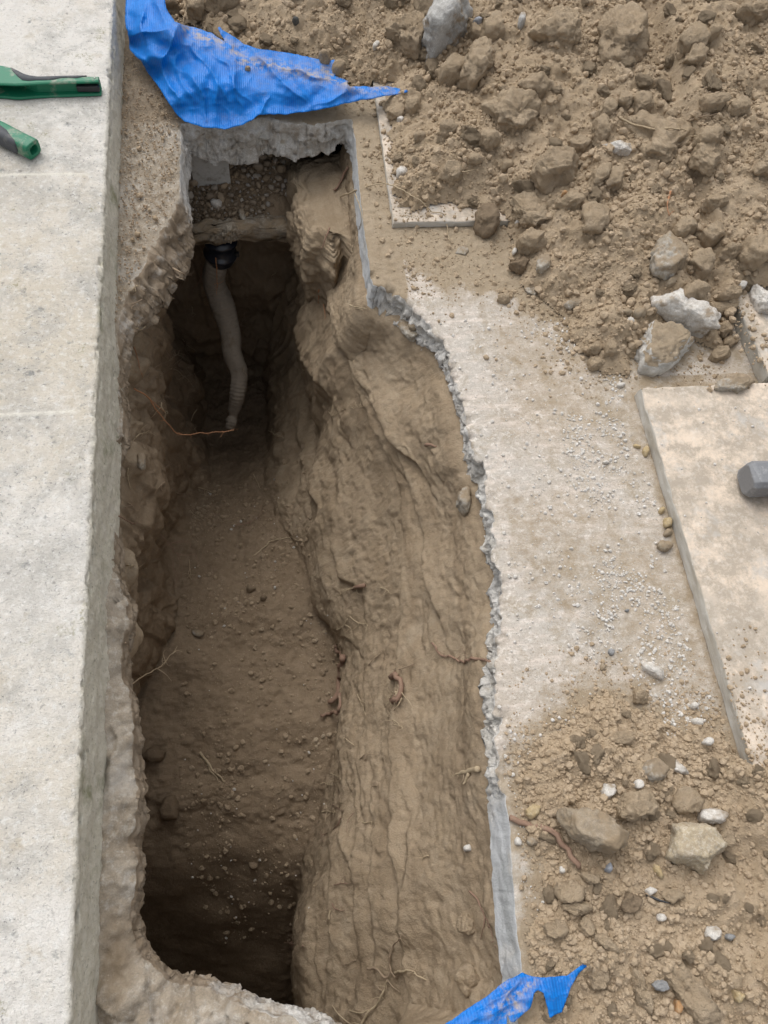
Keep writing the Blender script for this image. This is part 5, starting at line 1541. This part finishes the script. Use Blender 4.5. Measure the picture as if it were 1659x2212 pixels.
PKD = np.array([(x + rp.uniform(-.012, .012), y + rp.uniform(-.012, .006), z + .002, rp.uniform(.0015, .0055)) for x, y, z, s in pk for _ in range(5)])

# ---------------------------------------------------------------- smaller clods, each one an object
CB = []
for i in range(16):
    a = ell_poly(0, 0, 1, rp.uniform(.65, 1), 0, 9, 140 + i, .2)
    V, F = rock_verts(np.array(a), rp.uniform(.55, .8), 4, 177 + i, .24, .11, .5); me = bpy.data.meshes.new('soil_clod')
    me.from_pydata([tuple(v) for v in V], [], [tuple(f) for f in F]); me.polygons.foreach_set('use_smooth', np.ones(len(me.polygons), bool)); me.materials.append(M_CLOD); CB.append(me)
rc = random.Random(9); taken = list(NAMED)


def scatter(n, xr, yr, dens, smin, smax, pw, gap=.62):
    out = []; t = 0
    while len(out) < n and t < 60000:
        t += 1
        x, y = rc.uniform(*xr), rc.uniform(*yr)
        if rc.random() > dens(x, y): continue
        s = smin + (smax - smin) * rc.random() ** pw
        if any((x - q[0]) ** 2 + (y - q[1]) ** 2 < (gap * (s + q[2])) ** 2 for q in taken): continue
        taken.append((x, y, s)); out.append((x, y, s))
    return out


def inA(x, y):
    d = -poly_sd(np.array([x]), np.array([y]), FOOT_A[::3])[0][0]
    return 0 if d < .012 else 1.


def inB(x, y):
    d = -poly_sd(np.array([x]), np.array([y]), FOOT_B[::3])[0][0]
    return 0 if d < .01 else (1. if d < .3 else .7)


n_named = sum(o.name.startswith('soil_clod') for o in S.objects)
LA = scatter(150, (-.25, 1.62), (.85, 2.42), inA, .012, .032, 1.7)
LB = scatter(max(20, 296 - n_named - len(LA)), (.33, .98), (-.36, .30), inB, .007, .019, 1.9)
for L, lab, grp in ((LA, 'smallish crumbly brown clod among the many in the upper soil heap', 'smaller clods of the upper soil heap'),
                    (LB, 'small crumbly clod scattered in the lower right soil spread', 'smaller clods of the lower soil spread')):
    hh, _ = heap_h(np.array([q[0] for q in L]), np.array([q[1] for q in L]))
    for (x, y, s), h in zip(L, hh):
        put(rc.choice(CB), 'soil_clod', (x, y, max(h, 0) + s * .08), s, lab, 'soil clod', grp, rc, .85)


# ---------------------------------------------------------------- crumbs, grit and gravel that nobody could count
def grains(name, pts, mat, sub=2, seed=0, bases=14, jag=.16):
    """pts: (n,4) x, y, z, radius"""
    r = np.random.default_rng(seed); D, F = ICO[sub]
    B = []
    for i in range(bases):
        v, _ = rock_verts(np.array(ell_poly(0, 0, 1, r.uniform(.6, 1), 0, 8, 900 + seed * 50 + i, .22)), r.uniform(.55, .85), sub, 500 + i + seed * 40, jag, .08, .55); B.append(v)
    B = np.array(B); n = len(pts)
    q = r.normal(size=(n, 4)); q /= np.linalg.norm(q, axis=1)[:, None]
    w, x, y, z = q.T
    Rm = np.stack([np.stack([1 - 2 * (y * y + z * z), 2 * (x * y - w * z), 2 * (x * z + w * y)], -1), np.stack([2 * (x * y + w * z), 1 - 2 * (x * x + z * z), 2 * (y * z - w * x)], -1),
                   np.stack([2 * (x * z - w * y), 2 * (y * z + w * x), 1 - 2 * (x * x + y * y)], -1)], 1)
    V = np.einsum('nij,nkj->nki', Rm, B[r.integers(0, bases, n)]) * pts[:, 3][:, None, None] + pts[:, None, :3]
    FF = (F[None] + (np.arange(n) * len(D))[:, None, None]).reshape(-1, 3)
    o = link_mesh(name, V.reshape(-1, 3), FF, mat, smooth=False); return kind(o, 'stuff')


def heap_grains(small):
    r = np.random.default_rng(21 + small); out = []
    k0 = (52000, 22000) if small else (20000, 9000)
    rngs = ((.0012, .0042), (.0010, .0034)) if small else ((.0036, .0125), (.003, .0085))
    for (x0, x1, y0, y1, n, poly, (smin, smax)) in ((-.34, 1.66, .86, 2.45, k0[0], FOOT_A, rngs[0]), (.33, 1.0, -.38, .33, k0[1], FOOT_B, rngs[1])):
        x, y = r.uniform(x0, x1, n), r.uniform(y0, y1, n)
        d = -poly_sd(x, y, poly[::2])[0]
        p = np.stack([x, y, x * 0], -1)
        cl = smooth01(perlin(p * 5, 801) * 1.5 + .62)
        prob = np.where(d > 0, .35 + .65 * cl, .8 * np.exp(d / .05) * (.4 + cl) + .03)
        yb = y - 1.20 + .42 * (x - .25); tri = (yb > -.10) & (x > .30) & (x < 1.0)
        prob = np.where(tri & (d <= 0), np.maximum(prob, smooth01((yb + .09) / .14) * (.25 + .75 * cl) * (.9 if small else .45)), prob)
        k = r.random(n) < prob
        x, y, d = x[k], y[k], d[k]
        s = smin + (smax - smin) * r.random(len(x)) ** (1.6 if small else 3.2)
        s = np.where(d < 0, s * .7, s)
        h, _ = heap_h(x, y); h = np.maximum(h, tile_base(x, y) - .0001)
        ok = (poly_sd(x, y, LIPXY[::5])[0] > .012) & (x > kerb_x(y) + .01)
        out.append(np.stack([x, y, h + s * .15, s], -1)[ok])
    return np.concatenate(out)


grains('soil_crumbs', heap_grains(0), M_CRUMB, 2, 1)
grains('soil_grit', heap_grains(1), M_CRUMB, 1, 6)


def slab_grit():
    r = np.random.default_rng(31); n = 30000
    x, y = r.uniform(.25, .80, n), r.uniform(-.12, 1.10, n)
    p = np.stack([x, y, x * 0], -1)
    e = T2X - x
    band = np.exp(-((e - .11) / .11) ** 2) * smooth01((y + .02) / .2) * smooth01((1.12 - y) / .15)
    prob = (1.0 * band * smooth01(perlin(p * 6, 811) * 2.2 + .6) * smooth01(perlin(p * 15, 813) * 2 + .75) + .10 * smooth01(perlin(p * 9, 812) + .3) + .035) * smooth01((e - .012) / .02)
    k = r.random(n) < prob; x, y = x[k], y[k]
    s = .0010 + .0040 * r.random(len(x)) ** 4.5
    ok = (poly_sd(x, y, LIPXY[::5])[0] > .01); x, y, s = x[ok], y[ok], s[ok]
    A = np.stack([x, y, s * .15, s], -1)
    n = 900; x, y = r.uniform(T2X + .01, 1.3, n), r.uniform(-.1, T2Y - .01, n); p = np.stack([x, y, x * 0], -1)
    k = r.random(n) < .10 + .9 * smooth01(perlin(p * 7, 815) * 2 - .25); x, y = x[k], y[k]; s = .0012 + .0036 * r.random(len(x)) ** 3
    return np.concatenate([A, np.stack([x, y, .036 + s * .15, s], -1)])


grains('gravel', slab_grit(), M_GRAVEL, 2, 2)


def strip_grit():
    r = np.random.default_rng(41); n = 2600
    x, y = r.uniform(-.36, -.19, n), r.uniform(1.12, 2.0, n)
    ok = (poly_sd(x, y, LIPXY[::5])[0] > .004) & (x > kerb_x(y) + .004); x, y = x[ok], y[ok]
    s = .0011 + .0028 * r.random(len(x)) ** 2.5
    return np.stack([x, y, s * .3, s], -1)


grains('sandy_grit', strip_grit(), M_SANDGRIT, 2, 3)


def floor_grit():
    r = np.random.default_rng(51); out = []
    for i in range(6500):
        x, y = r.uniform(-.34, .16), r.uniform(-.3, 1.25)
        if r.random() > .25 + .75 * float(smooth01(perlin(np.array([[x * 6, y * 6, 3.]]), 77)[0] * 2 + .3)) * (1 if x < -.1 or r.random() < .7 else .5): continue
        p, nn = drop(x, y, -.30)
        if p[2] < -.72 and p[2] > -1.3 and abs(nn[2]) > .5: out.append((p[0], p[1], p[2], .0016 + .0085 * r.random() ** 5.5))
    A = np.array(out); A[:, 2] += A[:, 3] * .05; return A


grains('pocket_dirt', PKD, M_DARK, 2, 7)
FG = floor_grit()
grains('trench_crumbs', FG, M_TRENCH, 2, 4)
sel = FG[::34].copy(); sel[:, 3] = np.clip(sel[:, 3], .002, .0045) * 1.15; sel[:, 2] += .002
grains('pale_grit', sel, M_GRAVEL, 2, 5)


# ---------------------------------------------------------------- roots
def path3(pts, lift, r):
    out = []
    for q in pts:
        if len(q) == 3: out.append(at(*q))
        else:
            p, nn = hit(*q); v = CAMP - p; v /= np.linalg.norm(v); out.append(p + v * (lift + r))
    return np.array(out)


def root(label, mat, r, main, *branches, lift=.003, tip=.35, cat='root', name='root'):
    VV, FF = [], []; off = 0
    rr = np.random.default_rng(_seed[0]); _seed[0] += 3
    for bi_, pts in enumerate((main,) + branches):
        rad = max(r * .9, .0016) if bi_ == 0 else max(r * .6, .0012)
        P = path3(pts, lift, rad)
        C = spline(P, max(.004, rad * 1.2)); n = len(C)
        if n < 3: continue
        jit = np.stack([fbm(C * 35 + k * 9, 3, 950 + k) for k in range(3)], -1) * rad * 2.2
        C = C + jit * np.linspace(.2, 1, n)[:, None]
        t = np.linspace(0, 1, n); R = rad * (1 - (1 - tip) * t) * (1 + .18 * perlin(C * 60, 960))
        V, F = tube_verts(C, R, 8 if rad > .002 else 6)
        VV.append(V); FF += [tuple(i + off for i in f) for f in F]; off += len(V)
    if name == 'root':
        P0 = VV[0].reshape(-1, (8 if max(r * .9, .0016) > .002 else 6), 3).mean(1); L0 = np.linalg.norm(P0[-1] - P0[0])
        for k in range(int(2 + L0 * 26)):
            i = rr.integers(len(P0) // 4, len(P0)); d = rr.normal(size=3); d[2] = abs(d[2]) * .4; d /= np.linalg.norm(d)
            l = rr.uniform(.008, .022); C = spline([P0[i], P0[i] + d * l * .5 + rr.normal(size=3) * .002, P0[i] + d * l + rr.normal(size=3) * .005], .004)
            V, F = tube_verts(C, np.linspace(.0007, .0003, len(C)), 4); VV.append(V); FF += [tuple(i + off for i in f) for f in F]; off += len(V)
    o = link_mesh(name, np.concatenate(VV), FF, mat); return tag(o, label, cat)


refresh()


def f5(*L): return [(a * .27446 + 230.4, b * .27446 + 493.7) + tuple(z) for a, b, *z in L]
def f4(*L): return [(a * .27117 + 208.5, b * .27117 + 932.6) + tuple(z) for a, b, *z in L]
def f2(*L): return [(a * .31416 + 576, b * .31416 + 1042.4) + tuple(z) for a, b, *z in L]
def f3(*L): return [(a * .31416 + 576, b * .31416 + 1608.5) + tuple(z) for a, b, *z in L]
def f1(*L): return [(a * .31416 + 576, b * .31416 + 493.7) + tuple(z) for a, b, *z in L]
def q_(q, *L): return fr(q, L)


RT, RP, RR, RD = M_ROOT, M_ROOTPALE, M_ROOTRED, M_ROOTDK
root('long orange root bent across the trench below the hose end', RR, .0022, f5((215, 1262, -.20), (320, 1320, -.25), (380, 1410, -.30), (460, 1510, -.35), (540, 1600, -.40), (575, 1618, -.42), (650, 1624, -.43), (750, 1610, -.45), (900, 1596, -.47), (1005, 1585, -.48)),
     f5((305, 1312, -.245), (390, 1385, -.30), (455, 1445, -.33)), tip=.55)
root('thin upright brown root on the left wall above the orange one', RR, .0016, f5((215, 930), (250, 1050), (280, 1165)), lift=.006)
root('tangle of fine pale roots on the left wall beside the hose', RD, .0014, f5((430, 900), (500, 1010), (590, 1100), (622, 1102)), f5((320, 1165), (400, 1080), (500, 1040)), f5((420, 1160), (480, 1120), (540, 1110)), f5((390, 1170), (430, 1195), (445, 1240)), lift=.02)
root('forked pale root with a light tip in the left tangle', RP, .0017, f5((500, 1105), (540, 1110), (620, 1170), (660, 1215), (685, 1252)), lift=.03)
root('wiggly fine root below the pale forked one on left wall', RD, .0013, f5((440, 1320), (500, 1340), (580, 1380), (665, 1395)), f5((500, 1340), (470, 1310)), lift=.02)
root('grey root hanging down left of the hose', RD, .0021, f5((520, 310), (610, 360), (628, 372), (570, 470), (600, 570), (625, 680), (630, 800)), lift=.03)
root('short reddish root hanging beside the black collar', RT, .0028, f5((750, 300), (735, 400), (690, 470), (645, 540)), lift=.03)
root('thin orange root hanging in front of the hose', RR, .0014, f5((858, 230), (870, 400), (870, 520)), lift=.006)
root('fine root on the soil right of the hose', RD, .0012, f5((1085, 660), (1080, 740), (1020, 770)), lift=.01)
root('small pale root on the right of the lower hose', RP, .0013, f5((1170, 1055), (1120, 1090), (1078, 1132)), lift=.02)
root('thin upright root under the bend of the orange root', RP, .0013, f5((712, 1420), (665, 1510), (700, 1595)), lift=.03)
root('pale root stub at the right foot of the deep slot', RP, .0026, f5((1272, 1590), (1330, 1620), (1402, 1647)), lift=.006)
root('short pale root stub on the right wall beside the lower hose', RP, .002, f5((1490, 1102), (1560, 1112)), f5((1555, 1115), (1525, 1195)), lift=.005)
root('stubby pale root end on the right wall below the ledge', RP, .002, f5((1295, 372), (1330, 347)), lift=.006)
root('branching brown root reaching from the left wall over the floor', RT, .0019, f4((180, 672), (300, 735), (440, 760, -.62), (540, 850, -.66), (600, 900, -.68), (618, 960, -.70), (608, 1080, -.71), (645, 1172, -.72)),
     f4((600, 880, -.68), (680, 880, -.69), (745, 888, -.69), (742, 938, -.70), (780, 942, -.70)), f4((618, 958, -.70), (700, 985, -.70), (790, 982, -.71), (815, 1072, -.72)), f4((640, 970, -.7), (685, 1070, -.72), (665, 1160, -.73)), f4((560, 905, -.67), (600, 885, -.68), (725, 862, -.69)), f4((612, 1090, -.71), (665, 1150, -.73)))
root('pale curved root lying on the floor below the slot', RP, .0028, f4((1255, 985), (1350, 905), (1375, 872), (1480, 855), (1540, 842), (1612, 868)), lift=.002)
root('brown root along the foot of the right wall at the slot', RT, .0018, f4((1100, 745), (1200, 730), (1270, 690), (1322, 635)), lift=.003)
root('fine forked root on the left wall under the long orange one', RD, .0014, f4((445, 325), (540, 290), (600, 258), (640, 292)), f4((540, 290), (590, 245)), lift=.02)
root('branched pale root sticking out from under the broken left edge', RP, .0022, f4((285, 2008, -.42), (400, 1930, -.50), (480, 1890, -.54), (550, 1830, -.57), (640, 1745, -.60), (682, 1748, -.60)), f4((550, 1830, -.57), (530, 1770, -.58), (550, 1742, -.58)),
     f4((605, 1775, -.59), (630, 1735, -.6), (645, 1698, -.6)), f4((488, 1890, -.54), (560, 1940, -.55), (600, 1985, -.56)))
root('dark thread of root below the left overhang', RD, .0012, f4((230, 1680), (330, 1740), (422, 1782)), lift=.03)
root('short upright root stick in the dark slot', RP, .002, f4((1250, 338), (1280, 400), (1302, 450)), lift=.01)
root('fine horizontal root at the foot of the left wall', RD, .0012, f4((640, 490), (720, 500), (830, 520)), lift=.015)
root('cut root with a frayed pale end on the right wall', RT, .0062, f2((675, 708), (640, 715), (600, 728), (575, 738)), lift=.012, tip=.65)
root('pale fibres fraying from the cut root', RP, .0022, f2((610, 722), (560, 735), (500, 742)), f2((600, 725), (540, 748), (492, 772)), f2((605, 718), (625, 700), (600, 698)), f2((615, 735), (630, 765), (665, 770)), f2((590, 730), (540, 730), (510, 748)), lift=.016)
root('thick reddish root standing against the foot of the right wall', RT, .0105, f2((530, 1195), (500, 1330), (470, 1440), (442, 1482)), f2((520, 1200), (495, 1165), (460, 1122)), lift=.016, tip=.8)
root('lower bent root with a broken end at the wall foot', RT, .0055, f2((503, 1450), (508, 1530), (490, 1575), (440, 1588), (370, 1588)), lift=.012, tip=.9)
root('knobbly root clump sticking out of the trench side', RT, .0075, f2((850, 1340), (890, 1330), (920, 1380), (915, 1440), (885, 1470), (865, 1512)), lift=.011, tip=.8)
root('spray of pale rootlets from the knobbly clump', RP, .0026, f2((890, 1440), (850, 1475), (810, 1492)), f2((890, 1450), (850, 1490), (815, 1535)), f2((900, 1390), (940, 1460), (1015, 1545)), f2((930, 1480), (890, 1550), (835, 1592)), f2((885, 1435), (850, 1440), (830, 1410)), f2((895, 1465), (865, 1500), (840, 1530)), f2((905, 1420), (880, 1470), (825, 1480)), lift=.018)
root('kinked brown root coming out from under the right slab edge', RT, .0034, f2((1532, 1228), (1480, 1215), (1400, 1215), (1350, 1235), (1290, 1208), (1220, 1193), (1180, 1160), (1140, 1102)), lift=.002, tip=.7)
root('thin straight rootlet above the knobbly clump', RD, .0012, f2((780, 1175), (710, 1240), (670, 1290)), lift=.006)
root('fine rootlet crossing above the knobbly clump', RD, .0012, f2((1008, 1248), (920, 1280), (868, 1292)), lift=.006)
root('tiny pale stub on the trench side above the clump', RP, .0018, f2((692, 980), (680, 1018)), lift=.004)
root('thin curved root at the wall foot below the bent one', RP, .0014, f2((600, 1805), (540, 1760), (480, 1725), (410, 1730)), lift=.006)
root('pale splintered stick poking out below the right slab edge', RP, .0065, f3((1462, 165), (1380, 182), (1310, 212), (1252, 248)), f3((1350, 190), (1300, 205), (1275, 215)), f3((1390, 195), (1370, 230), (1355, 290)), lift=.002, tip=.3)
root('tiny white root end in the lower folds', RP, .002, f3((665, 538), (722, 534)), lift=.004)
root('small pale hooked root on the lower right side', RP, .002, f3((1115, 763), (1085, 768), (1065, 790)), lift=.004)
root('long root with a pale head lying down the lower right side', RT, .0024, f3((1392, 1008), (1450, 1060), (1490, 1150), (1540, 1260), (1572, 1402)), f3((1500, 1190), (1490, 1250), (1470, 1340)), lift=.003)
root('bundle of crossed roots in the lower folds of the trench', RD, .0030, f3((690, 1540), (760, 1545), (820, 1605), (850, 1555), (838, 1490), (880, 1385), (922, 1325)), f3((820, 1605), (870, 1670), (915, 1708)), f3((850, 1555), (880, 1600), (900, 1580)), f3((755, 1660), (790, 1690), (830, 1630)), lift=.012, tip=.5)
root('pale forked root at the right of the crossed bundle', RP, .0036, f3((880, 1572), (960, 1560), (1020, 1572), (1082, 1618)), lift=.008)
root('long pale root curving up to the crossed bundle', RP, .0030, f3((650, 1922), (700, 1840), (770, 1760), (800, 1690), (830, 1622)), f3((450, 1795), (500, 1860), (560, 1910), (650, 1922)), f3((570, 1830), (640, 1845), (720, 1820)), lift=.012, tip=.6)
root('dark reddish root jutting over the deep hollow', RT, .0022, f3((250, 1385), (150, 1360), (80, 1315)), f3((190, 1372), (150, 1402), (100, 1412)), lift=.02)
root('short hooked root in the crack of the lower wall', RT, .002, f3((448, 1092), (470, 1130), (545, 1140)), lift=.005)
root('level rootlet across the crack of the lower wall', RT, .0016, f3((462, 962), (520, 955), (580, 956)), lift=.005)
root('hanging rootlet at the top of the lower wall', RT, .002, f3((510, 500), (480, 560), (400, 610)), f3((450, 410), (490, 435), (522, 462)), f3((600, 470), (560, 520), (545, 600)), lift=.012)
root('forked white stick lying in the middle of the floor', RP, .0042, [(432, 1625), (455, 1655), (486, 1690)], [(436, 1632), (458, 1668), (470, 1686)], lift=.002, tip=.6)
root('long pale root bridging the saw cut edge of the slab', RP, .0026, [(735, 425), (768, 412), (800, 403, .012), (830, 396, .028), (865, 408), (905, 430), (932, 456), (958, 462), (966, 500), (972, 522)], [(766, 414), (782, 470), (765, 522), (760, 548)], lift=.004)
root('short reddish root lying on the tan soil bank', RT, .0044, [(752, 360), (738, 385), (722, 414)], lift=.003, tip=.7)
root('reddish root dangling from the crumbly soil bank', RT, .0026, [(712, 492), (704, 515), (694, 538)], lift=.008)
root('pale root lying over the wide flat clod', RP, .0030, q_('UR', (1015, 505), (1060, 530), (1150, 555), (1250, 555), (1300, 565), (1330, 585), (1370, 600)), lift=.002)
root('grey twig lying above the wide flat clod', RD, .0024, q_('UR', (1320, 522), (1390, 500), (1465, 490)), lift=.002, cat='twig', name='twig')
root('reddish upright root in the lower right of the heap', RR, .0026, q_('UR', (1238, 828), (1225, 880), (1230, 935)), lift=.002)
root('thin straw coloured twig left of the plate of soil', RP, .0018, q_('UR', (338, 742), (390, 735)), lift=.003, cat='twig', name='twig')
root('thick brown root with a cut tip beside the oblong stone', RT, .0058, q_('LR', (545, 315), (620, 345), (715, 358), (735, 372), (768, 412), (800, 460), (832, 548)), lift=.002, tip=.9)
root('dark twig in the lower soil spread', M_BLACK, .003, q_('LR', (1130, 650), (1180, 668), (1235, 690)), lift=.002, cat='twig', name='twig')
root('tan fibre bundle on the trench side under the mud strip', RP, .0022, f1((570, 525), (630, 545), (695, 552)), f1((575, 535), (630, 555), (680, 558)), lift=.003)
root('red rootlet on the right wall below the soil bank', RR, .0024, f1((360, 420), (350, 510)), f1((392, 520), (402, 625)), lift=.004)
root('pale hooked root on the right wall near mid height', RP, .0018, f1((425, 1260), (460, 1285), (540, 1240), (665, 1222)), lift=.004)
root('stub of wood on the upper bench of the right side', RT, .005, f1((1095, 1490), (1150, 1478)), lift=.002)

rw = random.Random(77)
for reg, n_, lab, grp in (((268, 600, 440, 1250), 18, 'fine pale rootlet hanging from the left trench wall', 'fine rootlets of the left wall'),
                          ((650, 1250, 900, 2150), 14, 'fine rootlet sticking out of the lower right trench side', 'fine rootlets of the right side')):
    for k in range(n_):
        x, y = rw.uniform(reg[0], reg[2]), rw.uniform(reg[1], reg[3]); a = rw.uniform(-.6, 2.6); pts = [(x, y)]
        l = rw.uniform(12, 34)
        for j in range(3):
            a += rw.uniform(-.7, .7); x += math.cos(a) * l * .5; y += math.sin(a) * l * .5; pts.append((x, y))
        br = [(pts[1]), (pts[1][0] + rw.uniform(-14, 14), pts[1][1] + rw.uniform(4, 16)), (pts[1][0] + rw.uniform(-22, 22), pts[1][1] + rw.uniform(14, 28))]
        o = root(lab, rw.choice([M_ROOTPALE, M_ROOTDK]), .0017, pts, br, lift=.006); o['group'] = grp
